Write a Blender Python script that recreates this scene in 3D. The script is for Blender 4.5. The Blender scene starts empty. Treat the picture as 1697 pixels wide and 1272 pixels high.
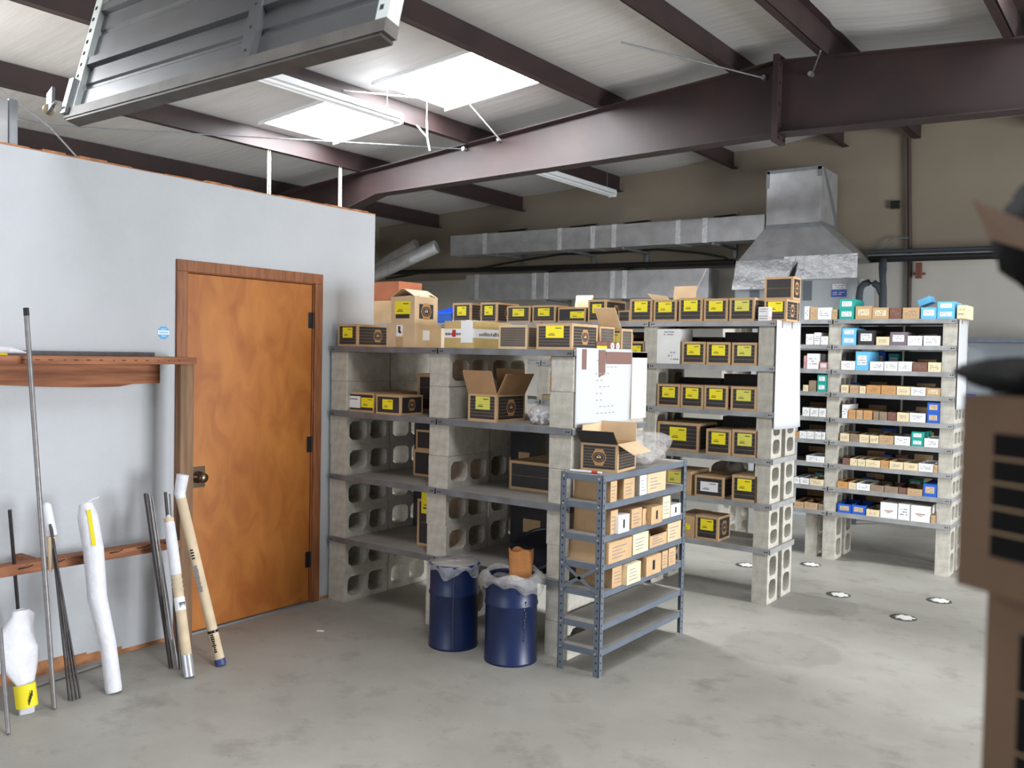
import bpy, math, random
from mathutils import Vector, Matrix
random.seed(7)
R = math.radians
scene = bpy.context.scene
COL = scene.collection
H = 1.62          # eye height

# ------------------------------------------------------------------ camera
YAW, PITCH, ROLL, FPX = R(36.449), R(1.887), R(1.1475), 1489.34
cy, sy, cp, sp, cr, sr = math.cos(YAW), math.sin(YAW), math.cos(PITCH), math.sin(PITCH), math.cos(ROLL), math.sin(ROLL)
fw = Vector((-sy*cp, cy*cp, -sp)); rt0 = Vector((cy, sy, 0)); up0 = rt0.cross(fw)
rt = cr*rt0 + sr*up0; up = -sr*rt0 + cr*up0
cd = bpy.data.cameras.new('camera'); cam = bpy.data.objects.new('camera', cd); COL.objects.link(cam)
cam.matrix_world = Matrix(((rt.x, up.x, -fw.x, 0), (rt.y, up.y, -fw.y, 0), (rt.z, up.z, -fw.z, H), (0, 0, 0, 1)))
cd.sensor_fit = 'HORIZONTAL'; cd.sensor_width = 36; cd.lens = 36*FPX/1697; cd.clip_start = .05
cd.dof.use_dof = True; cd.dof.focus_distance = 5.2; cd.dof.aperture_fstop = 3.0
scene.camera = cam

def at(x, y, ax, v):
    """the point of the plane coordinate[ax] = v seen at a spot of the photograph"""
    d = rt*((x-848.5)/FPX) + up*(-(y-636)/FPX) + fw
    o = Vector((0, 0, H))
    return o + d*((v-o[ax])/d[ax])

# ------------------------------------------------------------------ materials
def S(r, g, b):
    f = lambda c: (c/255/12.92) if c/255 <= .04045 else ((c/255+.055)/1.055)**2.4
    return (f(r), f(g), f(b), 1)
MATS = {}
def mat(name, c, rough=.6, metal=0, var=.0, vscale=8, bump=0, bscale=60, stretch=None, spec=.5, c2=None, detail=4, lo=.35, hi=.65):
    m = bpy.data.materials.new(name); m.use_nodes = True
    nt = m.node_tree; n = nt.nodes; l = nt.links
    b = n['Principled BSDF']; b.inputs['Roughness'].default_value = rough; b.inputs['Metallic'].default_value = metal
    b.inputs['Specular IOR Level'].default_value = spec
    b.inputs['Base Color'].default_value = c
    if var or c2 or bump:
        tc = n.new('ShaderNodeTexCoord'); mp = n.new('ShaderNodeMapping'); l.new(tc.outputs['Object'], mp.inputs['Vector'])
        if stretch: mp.inputs['Scale'].default_value = stretch
    if var or c2:
        ns = n.new('ShaderNodeTexNoise'); ns.inputs['Scale'].default_value = vscale; ns.inputs['Detail'].default_value = detail
        l.new(mp.outputs['Vector'], ns.inputs['Vector'])
        rp = n.new('ShaderNodeValToRGB'); l.new(ns.outputs['Fac'], rp.inputs['Fac'])
        a = c2 if c2 else tuple(max(0, k*(1-var)) for k in c[:3])+(1,)
        d = c if c2 else tuple(min(1, k*(1+var)) for k in c[:3])+(1,)
        rp.color_ramp.elements[0].position = lo; rp.color_ramp.elements[1].position = hi
        rp.color_ramp.elements[0].color = a; rp.color_ramp.elements[1].color = d
        l.new(rp.outputs['Color'], b.inputs['Base Color'])
    if bump:
        n2 = n.new('ShaderNodeTexNoise'); n2.inputs['Scale'].default_value = bscale; n2.inputs['Detail'].default_value = 5
        l.new(mp.outputs['Vector'], n2.inputs['Vector'])
        bp = n.new('ShaderNodeBump'); bp.inputs['Strength'].default_value = bump; bp.inputs['Distance'].default_value = .01
        l.new(n2.outputs['Fac'], bp.inputs['Height']); l.new(bp.outputs['Normal'], b.inputs['Normal'])
    MATS[name] = m
    return m
def emit(name, c, s):
    m = bpy.data.materials.new(name); m.use_nodes = True; nt = m.node_tree; nt.nodes.clear()
    e = nt.nodes.new('ShaderNodeEmission'); o = nt.nodes.new('ShaderNodeOutputMaterial')
    e.inputs['Color'].default_value = c; e.inputs['Strength'].default_value = s
    nt.links.new(e.outputs[0], o.inputs[0]); MATS[name] = m; return m

kraft = mat('kraft board', S(192, 158, 118), .8, var=.12, vscale=5)
kraft_in = mat('kraft board inner', S(176, 138, 100), .85, var=.1, vscale=6)
kraft_pale = mat('pale kraft board', S(208, 180, 144), .8, var=.1, vscale=6)
black_shaded = mat('deep black printed board', S(14, 13, 13), .9, spec=.15)  # copy of the black print, shade of the near stack put into its colour
kraft_shaded = mat('dark kraft board', S(98, 75, 56), .85, var=.1, vscale=6)  # kraft tone darkened to carry the shade on the near stack
cream = mat('cream board', S(226, 208, 170), .8, var=.1, vscale=10)
white_board = mat('white board', S(232, 232, 230), .7, var=.04, vscale=8)
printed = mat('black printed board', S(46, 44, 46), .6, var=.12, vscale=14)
printed_worn = mat('worn grey printed board', S(86, 80, 76), .7, var=.12, vscale=14)
stripe_m = mat('printed thin line', S(134, 110, 80), .75)
emblem_m = mat('emblem print', S(176, 132, 84), .75)
yellow = mat('yellow label paper', S(240, 222, 36), .6, var=.04)
yellow_pale = mat('pale yellow label paper', S(214, 208, 92), .6, var=.04)
label_white = mat('white label paper', S(236, 236, 238), .6)
ink = mat('label ink', S(70, 66, 40), .7)
ink_grey = mat('grey ink', S(120, 122, 130), .7)
pencil = mat('faint pencil', S(140, 143, 148), .8)
red_ink = mat('red ink', S(190, 40, 40), .7)
blue_board = mat('blue board', S(34, 92, 190), .55, var=.08)
sky_board = mat('light blue board', S(104, 186, 228), .55, var=.06)
teal_board = mat('teal board', S(28, 158, 146), .55, var=.06)
brown_board = mat('brown board', S(120, 80, 66), .7, var=.12, vscale=12)
olive_board = mat('grey brown board', S(142, 122, 98), .8, var=.15, vscale=18)
pink_board = mat('pink board', S(196, 142, 142), .7, var=.08)
gold_board = mat('golden kraft board', S(198, 146, 88), .75, var=.1)
purple_board = mat('grey purple board', S(116, 104, 112), .7)
orange_board = mat('orange brown board', S(150, 86, 54), .75, var=.12)
shelf_steel = mat('grey painted steel', S(120, 124, 130), .45, .15, var=.1, vscale=9, c2=S(104, 102, 102))
shelf_pale = mat('pale dusty painted steel', S(160, 161, 162), .5, .1, vscale=9, c2=S(138, 138, 138))
rack_steel = mat('blue grey painted steel', S(104, 112, 124), .42, .2, var=.08, vscale=14)
dark_hole = mat('punched hole', S(24, 24, 28), .9)
bolt_m = mat('zinc bolt', S(190, 190, 190), .35, .9)
concrete = mat('concrete block', S(186, 181, 170), .92, var=.12, vscale=22, bump=.5, bscale=160)
galv = mat('galvanised foil', S(172, 172, 174), .36, .5, var=.12, vscale=7, bump=.25, bscale=14)
foil = mat('crumpled foil', S(216, 217, 220), .28, .55, var=.1, vscale=14, bump=.9, bscale=34)
galv_dark = mat('dull galvanised steel', S(134, 138, 142), .5, .6, var=.1, vscale=12)
redsteel = mat('red oxide primer steel', S(52, 35, 34), .6, .0, vscale=3, c2=S(42, 29, 29))
black_iron = mat('black iron pipe', S(34, 32, 34), .5, .3)
rust_clip = mat('rusty clip', S(110, 66, 48), .8)
conduit_m = mat('dark brown conduit', S(62, 46, 42), .6)
lumber = mat('weathered lumber', S(160, 104, 70), .75, c2=S(118, 70, 46), vscale=6, stretch=(6, .5, 6), bump=.15, bscale=40)
lumber_grey = mat('grey brown lumber', S(140, 108, 80), .8, c2=S(110, 84, 62), vscale=5, stretch=(6, 6, .5))
casing = mat('stained casing', S(150, 92, 52), .55, c2=S(120, 70, 38), vscale=7, stretch=(8, 8, .7))
nail = mat('nail', S(40, 34, 30), .6, .5)
bare_osb = mat('bare wood edge', S(168, 116, 78), .85, var=.25, vscale=16)
office_top = mat('pale dusty board', S(196, 190, 182), .85, var=.08, vscale=2)  # unseen top, made pale to bounce light up to the roof lining
rod_steel = mat('bare steel rod', S(132, 128, 128), .4, .5, var=.12, vscale=30)
rod_dark = mat('dark steel rod', S(70, 66, 66), .45, .6, var=.15, vscale=30)
wrap_white = mat('white woven wrap', S(222, 222, 228), .5, var=.05, vscale=20, bump=.5, bscale=30)
wrap_tan = mat('tan paper tube', S(206, 186, 156), .7, var=.1, vscale=12)
tape_silver = mat('silver tape', S(196, 198, 204), .3, .6)
blue_cap = mat('blue cap', S(52, 64, 120), .5)
drum_blue = mat('blue drum paint', S(19, 35, 74), .36, .0, var=.18, vscale=6, bump=.08, bscale=12)
shelf_dust = mat('dusty shelf top', S(150, 145, 138), .7, var=.1, vscale=5)
drum_black = mat('black drum paint', S(22, 22, 32), .45)
paper_brown = mat('brown paper', S(170, 112, 62), .8, var=.15, vscale=10, bump=.6, bscale=20)
rope_m = mat('white rope', S(206, 202, 194), .9)
sky_blue = mat('sticker blue', S(70, 168, 222), .5)
brass = mat('aged brass', S(104, 92, 76), .3, .9)
door_steel = mat('grey ribbed steel door', S(74, 74, 76), .42, .35, var=.08, vscale=5)
stile_steel = mat('zinc door stile', S(206, 212, 210), .35, .5)
door_rail = mat('dull steel rail', S(84, 80, 76), .6, .3, var=.2, vscale=8)
roller_m = mat('nylon roller', S(176, 160, 124), .5)
cabinet_m = mat('pale grey cabinet', S(166, 172, 176), .5, .1)
panel_dark = mat('dark grey access panel', S(98, 106, 112), .5, .1)
blue_label = mat('blue label', S(44, 84, 176), .5)
black_plastic = mat('black plastic', S(18, 18, 20), .35)
insul_hose = mat('black foam hose', S(52, 58, 66), .7)
paper_sheet = mat('white paper', S(192, 194, 197), .8)
brown_tape = mat('brown card strip', S(124, 92, 84), .7)
pink_card = mat('pale card', S(226, 210, 202), .8)
fixture_m = mat('white fixture enamel', S(226, 228, 230), .4)
plate_white = mat('white filler', S(226, 224, 216), .7, var=.08, vscale=40)
plate_rim = mat('dark rim', S(70, 70, 68), .7)
seal_dark = mat('dark gap', S(30, 26, 24), .8)
red_cap = mat('red cap', S(190, 58, 48), .5)

def plastic(name, alpha, tint):
    m = bpy.data.materials.new(name); m.use_nodes = True; nt = m.node_tree; n = nt.nodes; l = nt.links
    b = n['Principled BSDF']; b.inputs['Base Color'].default_value = tint; b.inputs['Roughness'].default_value = .18
    b.inputs['Alpha'].default_value = alpha; b.inputs['Specular IOR Level'].default_value = .9
    tc = n.new('ShaderNodeTexCoord'); ns = n.new('ShaderNodeTexNoise'); ns.inputs['Scale'].default_value = 22; ns.inputs['Detail'].default_value = 6
    l.new(tc.outputs['Object'], ns.inputs['Vector'])
    bp = n.new('ShaderNodeBump'); bp.inputs['Strength'].default_value = 1; bp.inputs['Distance'].default_value = .03
    l.new(ns.outputs['Fac'], bp.inputs['Height']); l.new(bp.outputs['Normal'], b.inputs['Normal'])
    MATS[name] = m; return m
clear = plastic('clear plastic film', .28, S(226, 226, 232))
clear_thin = plastic('thin clear plastic film', .36, S(214, 210, 206))

def floor_material():
    m = bpy.data.materials.new('smooth concrete floor'); m.use_nodes = True; nt = m.node_tree; n = nt.nodes; l = nt.links
    b = n['Principled BSDF']; b.inputs['Roughness'].default_value = .5; b.inputs['Specular IOR Level'].default_value = .35
    tc = n.new('ShaderNodeTexCoord')
    def noise(s, d, lo, hi, c0, c1):
        ns = n.new('ShaderNodeTexNoise'); ns.inputs['Scale'].default_value = s; ns.inputs['Detail'].default_value = d; ns.inputs['Roughness'].default_value = .62
        l.new(tc.outputs['Object'], ns.inputs['Vector']); rp = n.new('ShaderNodeValToRGB'); l.new(ns.outputs['Fac'], rp.inputs['Fac'])
        rp.color_ramp.elements[0].position = lo; rp.color_ramp.elements[1].position = hi
        rp.color_ramp.elements[0].color = c0; rp.color_ramp.elements[1].color = c1
        return rp.outputs['Color']
    def mul(a, c):
        x = n.new('ShaderNodeMix'); x.data_type = 'RGBA'; x.blend_type = 'MULTIPLY'; x.inputs[0].default_value = 1
        l.new(a, x.inputs[6]); l.new(c, x.inputs[7]); return x.outputs[2]
    base = noise(1.1, 6, .3, .72, S(142, 139, 131), S(167, 164, 156))
    blot = noise(4.2, 8, .30, .46, (.74, .73, .71, 1), (1, 1, 1, 1))
    speck = noise(30, 3, .26, .34, (.72, .70, .68, 1), (1, 1, 1, 1))
    out = mul(mul(base, blot), speck)
    # round damp stain left on the slab where a drum stood
    for (px, py, rad, dark) in ((1325, 1072, .30, .86), (1375, 1000, .28, .84)):
        p = at(px, py, 2, 0)
        mp = n.new('ShaderNodeMapping'); mp.inputs['Location'].default_value = (-p.x, -p.y, 0); l.new(tc.outputs['Object'], mp.inputs['Vector'])
        ns = n.new('ShaderNodeTexNoise'); ns.inputs['Scale'].default_value = 5; l.new(tc.outputs['Object'], ns.inputs['Vector'])
        ad = n.new('ShaderNodeVectorMath'); ad.operation = 'MULTIPLY_ADD'; ad.inputs[1].default_value = (.16, .16, 0)
        l.new(ns.outputs['Color'], ad.inputs[0]); l.new(mp.outputs['Vector'], ad.inputs[2])
        ln = n.new('ShaderNodeVectorMath'); ln.operation = 'LENGTH'; l.new(ad.outputs[0], ln.inputs[0])
        rp = n.new('ShaderNodeValToRGB'); l.new(ln.outputs['Value'], rp.inputs['Fac'])
        rp.color_ramp.elements[0].position = rad; rp.color_ramp.elements[1].position = rad+.03
        rp.color_ramp.elements[0].color = (dark, dark, dark, 1); rp.color_ramp.elements[1].color = (1, 1, 1, 1)
        out = mul(out, rp.outputs['Color'])
    l.new(out, b.inputs['Base Color'])
    ns = n.new('ShaderNodeTexNoise'); ns.inputs['Scale'].default_value = 40; ns.inputs['Detail'].default_value = 6; l.new(tc.outputs['Object'], ns.inputs['Vector'])
    bp = n.new('ShaderNodeBump'); bp.inputs['Strength'].default_value = .12; bp.inputs['Distance'].default_value = .01
    l.new(ns.outputs['Fac'], bp.inputs['Height']); l.new(bp.outputs['Normal'], b.inputs['Normal'])
    return m
floor_m = floor_material()
wall_white = mat('white painted strand board', S(184, 187, 191), .62, var=.03, vscale=3, bump=.35, bscale=26)
wall_pale = mat('pale grey lower wall', S(172, 168, 160), .7, var=.05, vscale=1.5)
wall_beige = mat('beige faced wall lining', S(130, 120, 105), .7, var=.06, vscale=1.2, bump=.12, bscale=6)
insul = mat('white vinyl roof lining', S(188, 187, 186), .5, var=.04, vscale=2, bump=.8, bscale=3.0, stretch=(.5, 5, 1))

def door_material():
    m = bpy.data.materials.new('varnished birch door'); m.use_nodes = True; nt = m.node_tree; n = nt.nodes; l = nt.links
    b = n['Principled BSDF']; b.inputs['Roughness'].default_value = .42
    tc = n.new('ShaderNodeTexCoord'); mp = n.new('ShaderNodeMapping'); mp.inputs['Scale'].default_value = (1, 1, .55); l.new(tc.outputs['Object'], mp.inputs['Vector'])
    ns = n.new('ShaderNodeTexNoise'); ns.inputs['Scale'].default_value = 6.5; ns.inputs['Detail'].default_value = 7; ns.inputs['Distortion'].default_value = .8
    l.new(mp.outputs['Vector'], ns.inputs['Vector']); rp = n.new('ShaderNodeValToRGB'); l.new(ns.outputs['Fac'], rp.inputs['Fac'])
    rp.color_ramp.elements[0].position = .3; rp.color_ramp.elements[0].color = S(154, 86, 28)
    rp.color_ramp.elements[1].position = .72; rp.color_ramp.elements[1].color = S(184, 116, 48)
    l.new(rp.outputs['Color'], b.inputs['Base Color'])
    return m
door_m = door_material()

# ------------------------------------------------------------------ mesh builder
class MB:
    def __init__(s): s.v = []; s.f = []; s.mi = []; s.ms = []; s.sm = []
    def _m(s, m):
        if m not in s.ms: s.ms.append(m)
        return s.ms.index(m)
    def poly(s, pts, faces, m, smooth=False, M=None):
        o = len(s.v); k = s._m(m)
        for p in pts:
            p = Vector(p); s.v.append(tuple(M @ p if M else p))
        for f in faces: s.f.append(tuple(i+o for i in f)); s.mi.append(k); s.sm.append(smooth)
        return s
    def box(s, x0, x1, y0, y1, z0, z1, m, M=None):
        if x0 > x1: x0, x1 = x1, x0
        if y0 > y1: y0, y1 = y1, y0
        if z0 > z1: z0, z1 = z1, z0
        p = [(x0, y0, z0), (x1, y0, z0), (x1, y1, z0), (x0, y1, z0), (x0, y0, z1), (x1, y0, z1), (x1, y1, z1), (x0, y1, z1)]
        return s.poly(p, [(0, 3, 2, 1), (4, 5, 6, 7), (0, 1, 5, 4), (1, 2, 6, 5), (2, 3, 7, 6), (3, 0, 4, 7)], m, M=M)
    def prism(s, pts, axis, a, b, m, M=None):
        """polygon pts (two coords) swept along axis 0/1/2 from a to b"""
        def mk(p, t): return (t, p[0], p[1]) if axis == 0 else (p[0], t, p[1]) if axis == 1 else (p[0], p[1], t)
        n = len(pts); P = [mk(p, a) for p in pts]+[mk(p, b) for p in pts]
        F = [tuple(range(n)), tuple(range(2*n-1, n-1, -1))]+[(i, i+n, (i+1) % n+n, (i+1) % n) for i in range(n)]
        return s.poly(P, F, m, M=M)
    def tube(s, pts, r, m, seg=10, cap=True):
        pts = [Vector(p) for p in pts]; n = len(pts); rs = r if isinstance(r, (list, tuple)) else [r]*n
        P = []; ref = None
        for i, p in enumerate(pts):
            t = (pts[min(i+1, n-1)]-pts[max(i-1, 0)]).normalized()
            if ref is None: ref = Vector((0, 0, 1)) if abs(t.z) < .9 else Vector((1, 0, 0))
            u = t.cross(ref).normalized(); w = t.cross(u).normalized(); ref = -w if False else ref
            for k in range(seg):
                a = 2*math.pi*k/seg; P.append(p+rs[i]*(u*math.cos(a)+w*math.sin(a)))
        F = [(i*seg+k, i*seg+(k+1) % seg, (i+1)*seg+(k+1) % seg, (i+1)*seg+k) for i in range(n-1) for k in range(seg)]
        s.poly(P, F, m, True)
        if cap: s.poly(P[:seg], [tuple(range(seg))], m); s.poly(P[-seg:], [tuple(range(seg-1, -1, -1))], m)
        return s
    def lathe(s, prof, m, seg=32, c=(0, 0, 0), M=None, smooth=True):
        P = [(c[0]+r*math.cos(2*math.pi*k/seg), c[1]+r*math.sin(2*math.pi*k/seg), c[2]+z) for r, z in prof for k in range(seg)]
        F = [(i*seg+k, i*seg+(k+1) % seg, (i+1)*seg+(k+1) % seg, (i+1)*seg+k) for i in range(len(prof)-1) for k in range(seg)]
        return s.poly(P, F, m, smooth, M)
    def grid(s, fn, nu, nv, m, smooth=True, M=None):
        P = [fn(i/nu, j/nv) for j in range(nv+1) for i in range(nu+1)]
        F = [(j*(nu+1)+i, j*(nu+1)+i+1, (j+1)*(nu+1)+i+1, (j+1)*(nu+1)+i) for j in range(nv) for i in range(nu)]
        return s.poly(P, F, m, smooth, M)
    def build(s, name, parent=None, loc=(0, 0, 0), rz=0, bevel=0, solid=0):
        me = bpy.data.meshes.new(name); me.from_pydata(s.v, [], s.f)
        for m in s.ms: me.materials.append(m)
        for p, k, sm in zip(me.polygons, s.mi, s.sm): p.material_index = k; p.use_smooth = sm
        me.update()
        o = bpy.data.objects.new(name, me); COL.objects.link(o); o.location = loc; o.rotation_euler = (0, 0, rz)
        if parent: o.parent = parent
        if solid:
            md = o.modifiers.new('solid', 'SOLIDIFY'); md.thickness = solid; md.offset = 0
        if bevel:
            md = o.modifiers.new('bevel', 'BEVEL'); md.width = bevel; md.segments = 2; md.limit_method = 'ANGLE'; md.angle_limit = R(50)
        return o

def tag(o, label, cat, group=None):
    o['label'] = label; o['category'] = cat
    if group: o['group'] = group
    return o
def struct(o): o['kind'] = 'structure'; return o
def empty(name, label, cat, loc=(0, 0, 0), rz=0, group=None):
    o = bpy.data.objects.new(name, None); COL.objects.link(o); o.location = loc; o.rotation_euler = (0, 0, rz)
    o.empty_display_size = .1
    return tag(o, label, cat, group)
def copy_tree(o, parent=None):
    c = o.copy(); COL.objects.link(c)
    if parent: c.parent = parent
    for ch in list(o.children): copy_tree(ch, c)
    return c
ORD = ['first', 'second', 'third', 'fourth', 'fifth', 'sixth', 'seventh', 'eighth', 'ninth', 'tenth', 'eleventh', 'twelfth']

# ------------------------------------------------------------------ building shell
XW = -4.43; OT = 2.55; OE = 4.39
XL, XR, YF, YB = -10.0, 4.6, -2.6, 10.0
RIDGE = -2.6
def zp(x): return 3.964-.0833*abs(x-RIDGE)            # underside of the purlins
def zr(x): return zp(x)+.2                            # roof lining

struct(MB().box(XL-.2, XR+.2, YF-.2, YB+.2, -.12, 0, floor_m).build('floor'))
def gable(y0, y1, name):
    pts = [(XL, 0), (XR, 0), (XR, zr(XR)), (RIDGE, zr(RIDGE)), (XL, zr(XL))]
    struct(MB().prism(pts, 1, y0, y1, wall_beige).build(name))
gable(YB, YB+.12, 'wall_back')
struct(MB().box(XL, XR, YB-.012, YB, 0, 2.68, wall_pale).build('wall_back_lower'))
FX0, FX1, FZ = -4.0, -.8, 3.0           # unseen doorway added behind the camera to let fill light in
pts = [(XL, 0), (FX0, 0), (FX0, FZ), (FX1, FZ), (FX1, 0), (XR, 0), (XR, zr(XR)), (RIDGE, zr(RIDGE)), (XL, zr(XL))]
struct(MB().prism(pts, 1, YF-.12, YF, wall_beige).build('wall_front'))
lf_ = bpy.data.lights.new('front_daylight', 'AREA'); lf_.shape = 'RECTANGLE'; lf_.size = FX1-FX0; lf_.size_y = FZ; lf_.energy = 40; lf_.color = (.95, .975, 1)  # fill light added in the unseen front doorway
lo_ = bpy.data.objects.new('front_daylight', lf_); COL.objects.link(lo_); lo_.location = ((FX0+FX1)/2, YF-.1, FZ/2); lo_.rotation_euler = (R(90), 0, 0)
struct(MB().box(XL-.12, XL, YF, YB, 0, zr(XL), wall_beige).build('wall_left'))
OY0, OY1, OZ = 3.2, 6.6, 2.4          # unseen doorway added in the right wall to account for daylight on the office wall
struct(MB().box(XR, XR+.12, YF, OY0, 0, zr(XR), wall_beige).box(XR, XR+.12, OY1, YB, 0, zr(XR), wall_beige).box(XR, XR+.12, OY0, OY1, OZ, zr(XR), wall_beige).build('wall_right'))
ld_ = bpy.data.lights.new('doorway_daylight', 'AREA'); ld_.shape = 'RECTANGLE'; ld_.size = OZ; ld_.size_y = OY1-OY0; ld_.energy = 360; ld_.color = (.93, .965, 1)
lo_ = bpy.data.objects.new('doorway_daylight', ld_); COL.objects.link(lo_); lo_.location = (XR+.1, (OY0+OY1)/2, OZ/2); lo_.rotation_euler = (0, R(90), 0)

# roof lining with openings for the skylights, visible and added
SKY = [(-7.12, -6.12, 5.5, 6.43), (-5.6, -4.42, 5.5, 6.43), (-.82, .42, 5.5, 6.43), (-2.12, -1.04, 1.5, 2.5), (.72, 1.92, 5.5, 6.43), (-7.12, -6.0, .4, 1.5)]  # first two are visible; the others are unseen, added to light the room
PURX = [-8.78, -7.27, -5.76, -4.24, -2.99, -2.21, -.96, .55, 2.06, 3.57]
def roof():
    xs = sorted(set([XL, RIDGE, XR]+PURX+[v for s in SKY for v in s[:2]]))
    fx = []
    for a, b in zip(xs, xs[1:]):
        n = max(1, int((b-a)/.2)); fx += [a+(b-a)*i/n for i in range(n)]
    fx.append(XR)
    ys = sorted(set([YF, YB]+[v for s in SKY for v in s[2:]])); fy = []
    for a, b in zip(ys, ys[1:]):
        n = max(1, int((b-a)/.25)); fy += [a+(b-a)*i/n for i in range(n)]
    fy.append(YB)
    edges = sorted([XL]+PURX+[XR])
    def z(x, y):
        for a, b in zip(edges, edges[1:]):
            if a <= x <= b:
                t = (x-a)/(b-a); sag = .035*math.sin(math.pi*t)*min(1, (b-a)/1.2)
                return zr(x)-sag*(.8+.3*math.sin(y*5.1+x)+.25*math.sin(y*11.7+2*x))
        return zr(x)
    P = []; F = []; nx = len(fx)
    for y in fy:
        for x in fx:
            on = any(abs(x-s[0]) < 1e-6 or abs(x-s[1]) < 1e-6 or s[0] <= x <= s[1] for s in SKY if s[2]-1e-6 <= y <= s[3]+1e-6)
            P.append((x, y, zr(x) if on else z(x, y)))
    for j in range(len(fy)-1):
        for i in range(nx-1):
            mx, my = (fx[i]+fx[i+1])/2, (fy[j]+fy[j+1])/2
            if any(s[0] < mx < s[1] and s[2] < my < s[3] for s in SKY): continue
            F.append((j*nx+i, (j+1)*nx+i, (j+1)*nx+i+1, j*nx+i+1))
    b = MB(); b.poly(P, F, insul, True); return b
struct(roof().build('ceiling'))
SKY_E = [34, 34, 6, 17, 5, 42]
for i, (a, b, c, d) in enumerate(SKY):
    sky_m = emit('daylit skylight panel', (.93, .965, 1, 1), SKY_E[i])
    m = MB(); m.poly([(a, c, zr(a)+.002), (b, c, zr(b)+.002), (b, d, zr(b)+.002), (a, d, zr(a)+.002)], [(0, 3, 2, 1)], sky_m)
    o = struct(m.build('window_%d' % (i+1)))
    f = MB()
    for (x0, x1, y0, y1) in ((a, b, c-.02, c), (a, b, d, d+.02)):
        f.poly([(x0, y0, zr(x0)-.03), (x1, y0, zr(x1)-.03), (x1, y1, zr(x1)-.03), (x0, y1, zr(x0)-.03),
                (x0, y0, zr(x0)+.03), (x1, y0, zr(x1)+.03), (x1, y1, zr(x1)+.03), (x0, y1, zr(x0)+.03)],
               [(0, 3, 2, 1), (4, 5, 6, 7), (0, 1, 5, 4), (1, 2, 6, 5), (2, 3, 7, 6), (3, 0, 4, 7)], fixture_m)
    f.build('window_frame', o)

# purlins (Z sections) and the rafter frame
for i, x in enumerate(PURX):
    b = MB(); z = zp(x); s = 1 if x < RIDGE else -1
    b.box(x-.006, x+.006, YF, YB, z, z+.195, redsteel)
    b.box(x, x+s*.065, YF, YB, z, z+.006, redsteel); b.box(x, x-s*.065, YF, YB, z+.189, z+.195, redsteel)
    struct(b.build('roof_purlin_beam'))
RY = 7.0
def rafter():
    b = MB()
    kn = at(632, 322, 1, RY); k2 = at(588, 344, 1, RY)
    top = [(XL+.3, zp(XL+.3)-.002), (RIDGE, zp(RIDGE)-.002)]
    low = [(RIDGE, 3.395), (kn.x, kn.z), (k2.x, k2.z), (-8.75, 2.55), (-9.15, 0), (XL+.3, 0)]
    def side(sgn):
        f = lambda p: (p[0] if sgn > 0 else min(2*RIDGE-p[0], XR-.02+(p[0]-(XL+.3))*0) if 2*RIDGE-p[0] < XR-.05 else XR-.05, p[1])
        T = [f(p) for p in top]; L = [f(p) for p in low]
        if sgn < 0:
            T = [(RIDGE, zp(RIDGE)-.002), (XR-.05, zp(XR-.05)-.002)]
            L = [(XR-.05, 0), (XR-.6, 0), (XR-.85, 2.9), (1.6, 3.26), (RIDGE, 3.395)]
        else: L = low
        b.prism(T+L, 1, RY-.006, RY+.006, redsteel)
        def flange(a, c):
            a = Vector((a[0], 0, a[1])); c = Vector((c[0], 0, c[1])); t = (c-a).normalized(); n = Vector((t.z, 0, -t.x))*.005
            p = []
            for q in (a, c):
                for (yy, s) in ((RY-.085, -1), (RY+.085, -1), (RY+.085, 1), (RY-.085, 1)): p.append((q.x+n.x*s, yy, q.z+n.z*s))
            b.poly(p, [(0, 1, 2, 3), (7, 6, 5, 4), (0, 4, 5, 1), (1, 5, 6, 2), (2, 6, 7, 3), (3, 7, 4, 0)], redsteel)
        flange((T[0][0], T[0][1]-.006), (T[1][0], T[1][1]-.006))
        for a, c in zip(L, L[1:]): flange(a, c)
    side(1); side(-1)
    return b
rf = struct(rafter().build('rafter_beam'))
sp_ = MB().box(RIDGE-.022, RIDGE+.022, RY-.1, RY+.1, 3.33, zp(RIDGE)+.04, redsteel)
for z in (3.36, 3.45, 3.62, 3.78, 3.92):
    for y in (-.06, .06): sp_.tube([(RIDGE-.035, RY+y, z), (RIDGE+.035, RY+y, z)], .014, redsteel, 6)
sp_.build('splice_plate', rf)
for (px, py) in ((771, 247), (829, 232), (1268, 130), (1345, 124)):
    p = at(px, py, 1, RY-.01); m = MB(); m.tube([(p.x, RY-.006, p.z), (p.x, RY-.05, p.z)], .02, bolt_m, 8); m.build('brace_anchor', rf)

# brace wires, each between the rafter web and the roof
def wire(pts, r, name, label, cat, m=black_iron, grp=None):
    return tag(MB().tube(pts, r, m, 6).build(name), label, cat, grp)
a1 = at(771, 247, 1, RY-.05); a2 = at(829, 232, 1, RY-.05); a3 = at(1268, 130, 1, RY-.05); a4 = at(1345, 124, 1, RY-.05)
wire([a1, at(82, 208, 0, -7.6), (-8.3, 2.2, zr(-8.3)-.06)], .006, 'brace_wire', 'thin brace wire from the rafter passing below the lower skylight', 'wire', galv_dark)
wire([a2, at(775, 170, 1, 6.2), (-5.75, 5.3, zp(-5.75)+.12)], .007, 'brace_wire', 'short brace rod running from the rafter up to the upper skylight', 'wire', rope_m)
wire([a3, at(1030, 70, 1, 5.6)], .006, 'brace_wire', 'brace wire reaching the rafter just beside its ridge splice, office side', 'wire', galv_dark)
wire([a4, at(1360, 84, 1, 6.4)], .006, 'brace_wire', 'short brace wire on the far-from-office side of the ridge splice', 'wire', galv_dark)
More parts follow.
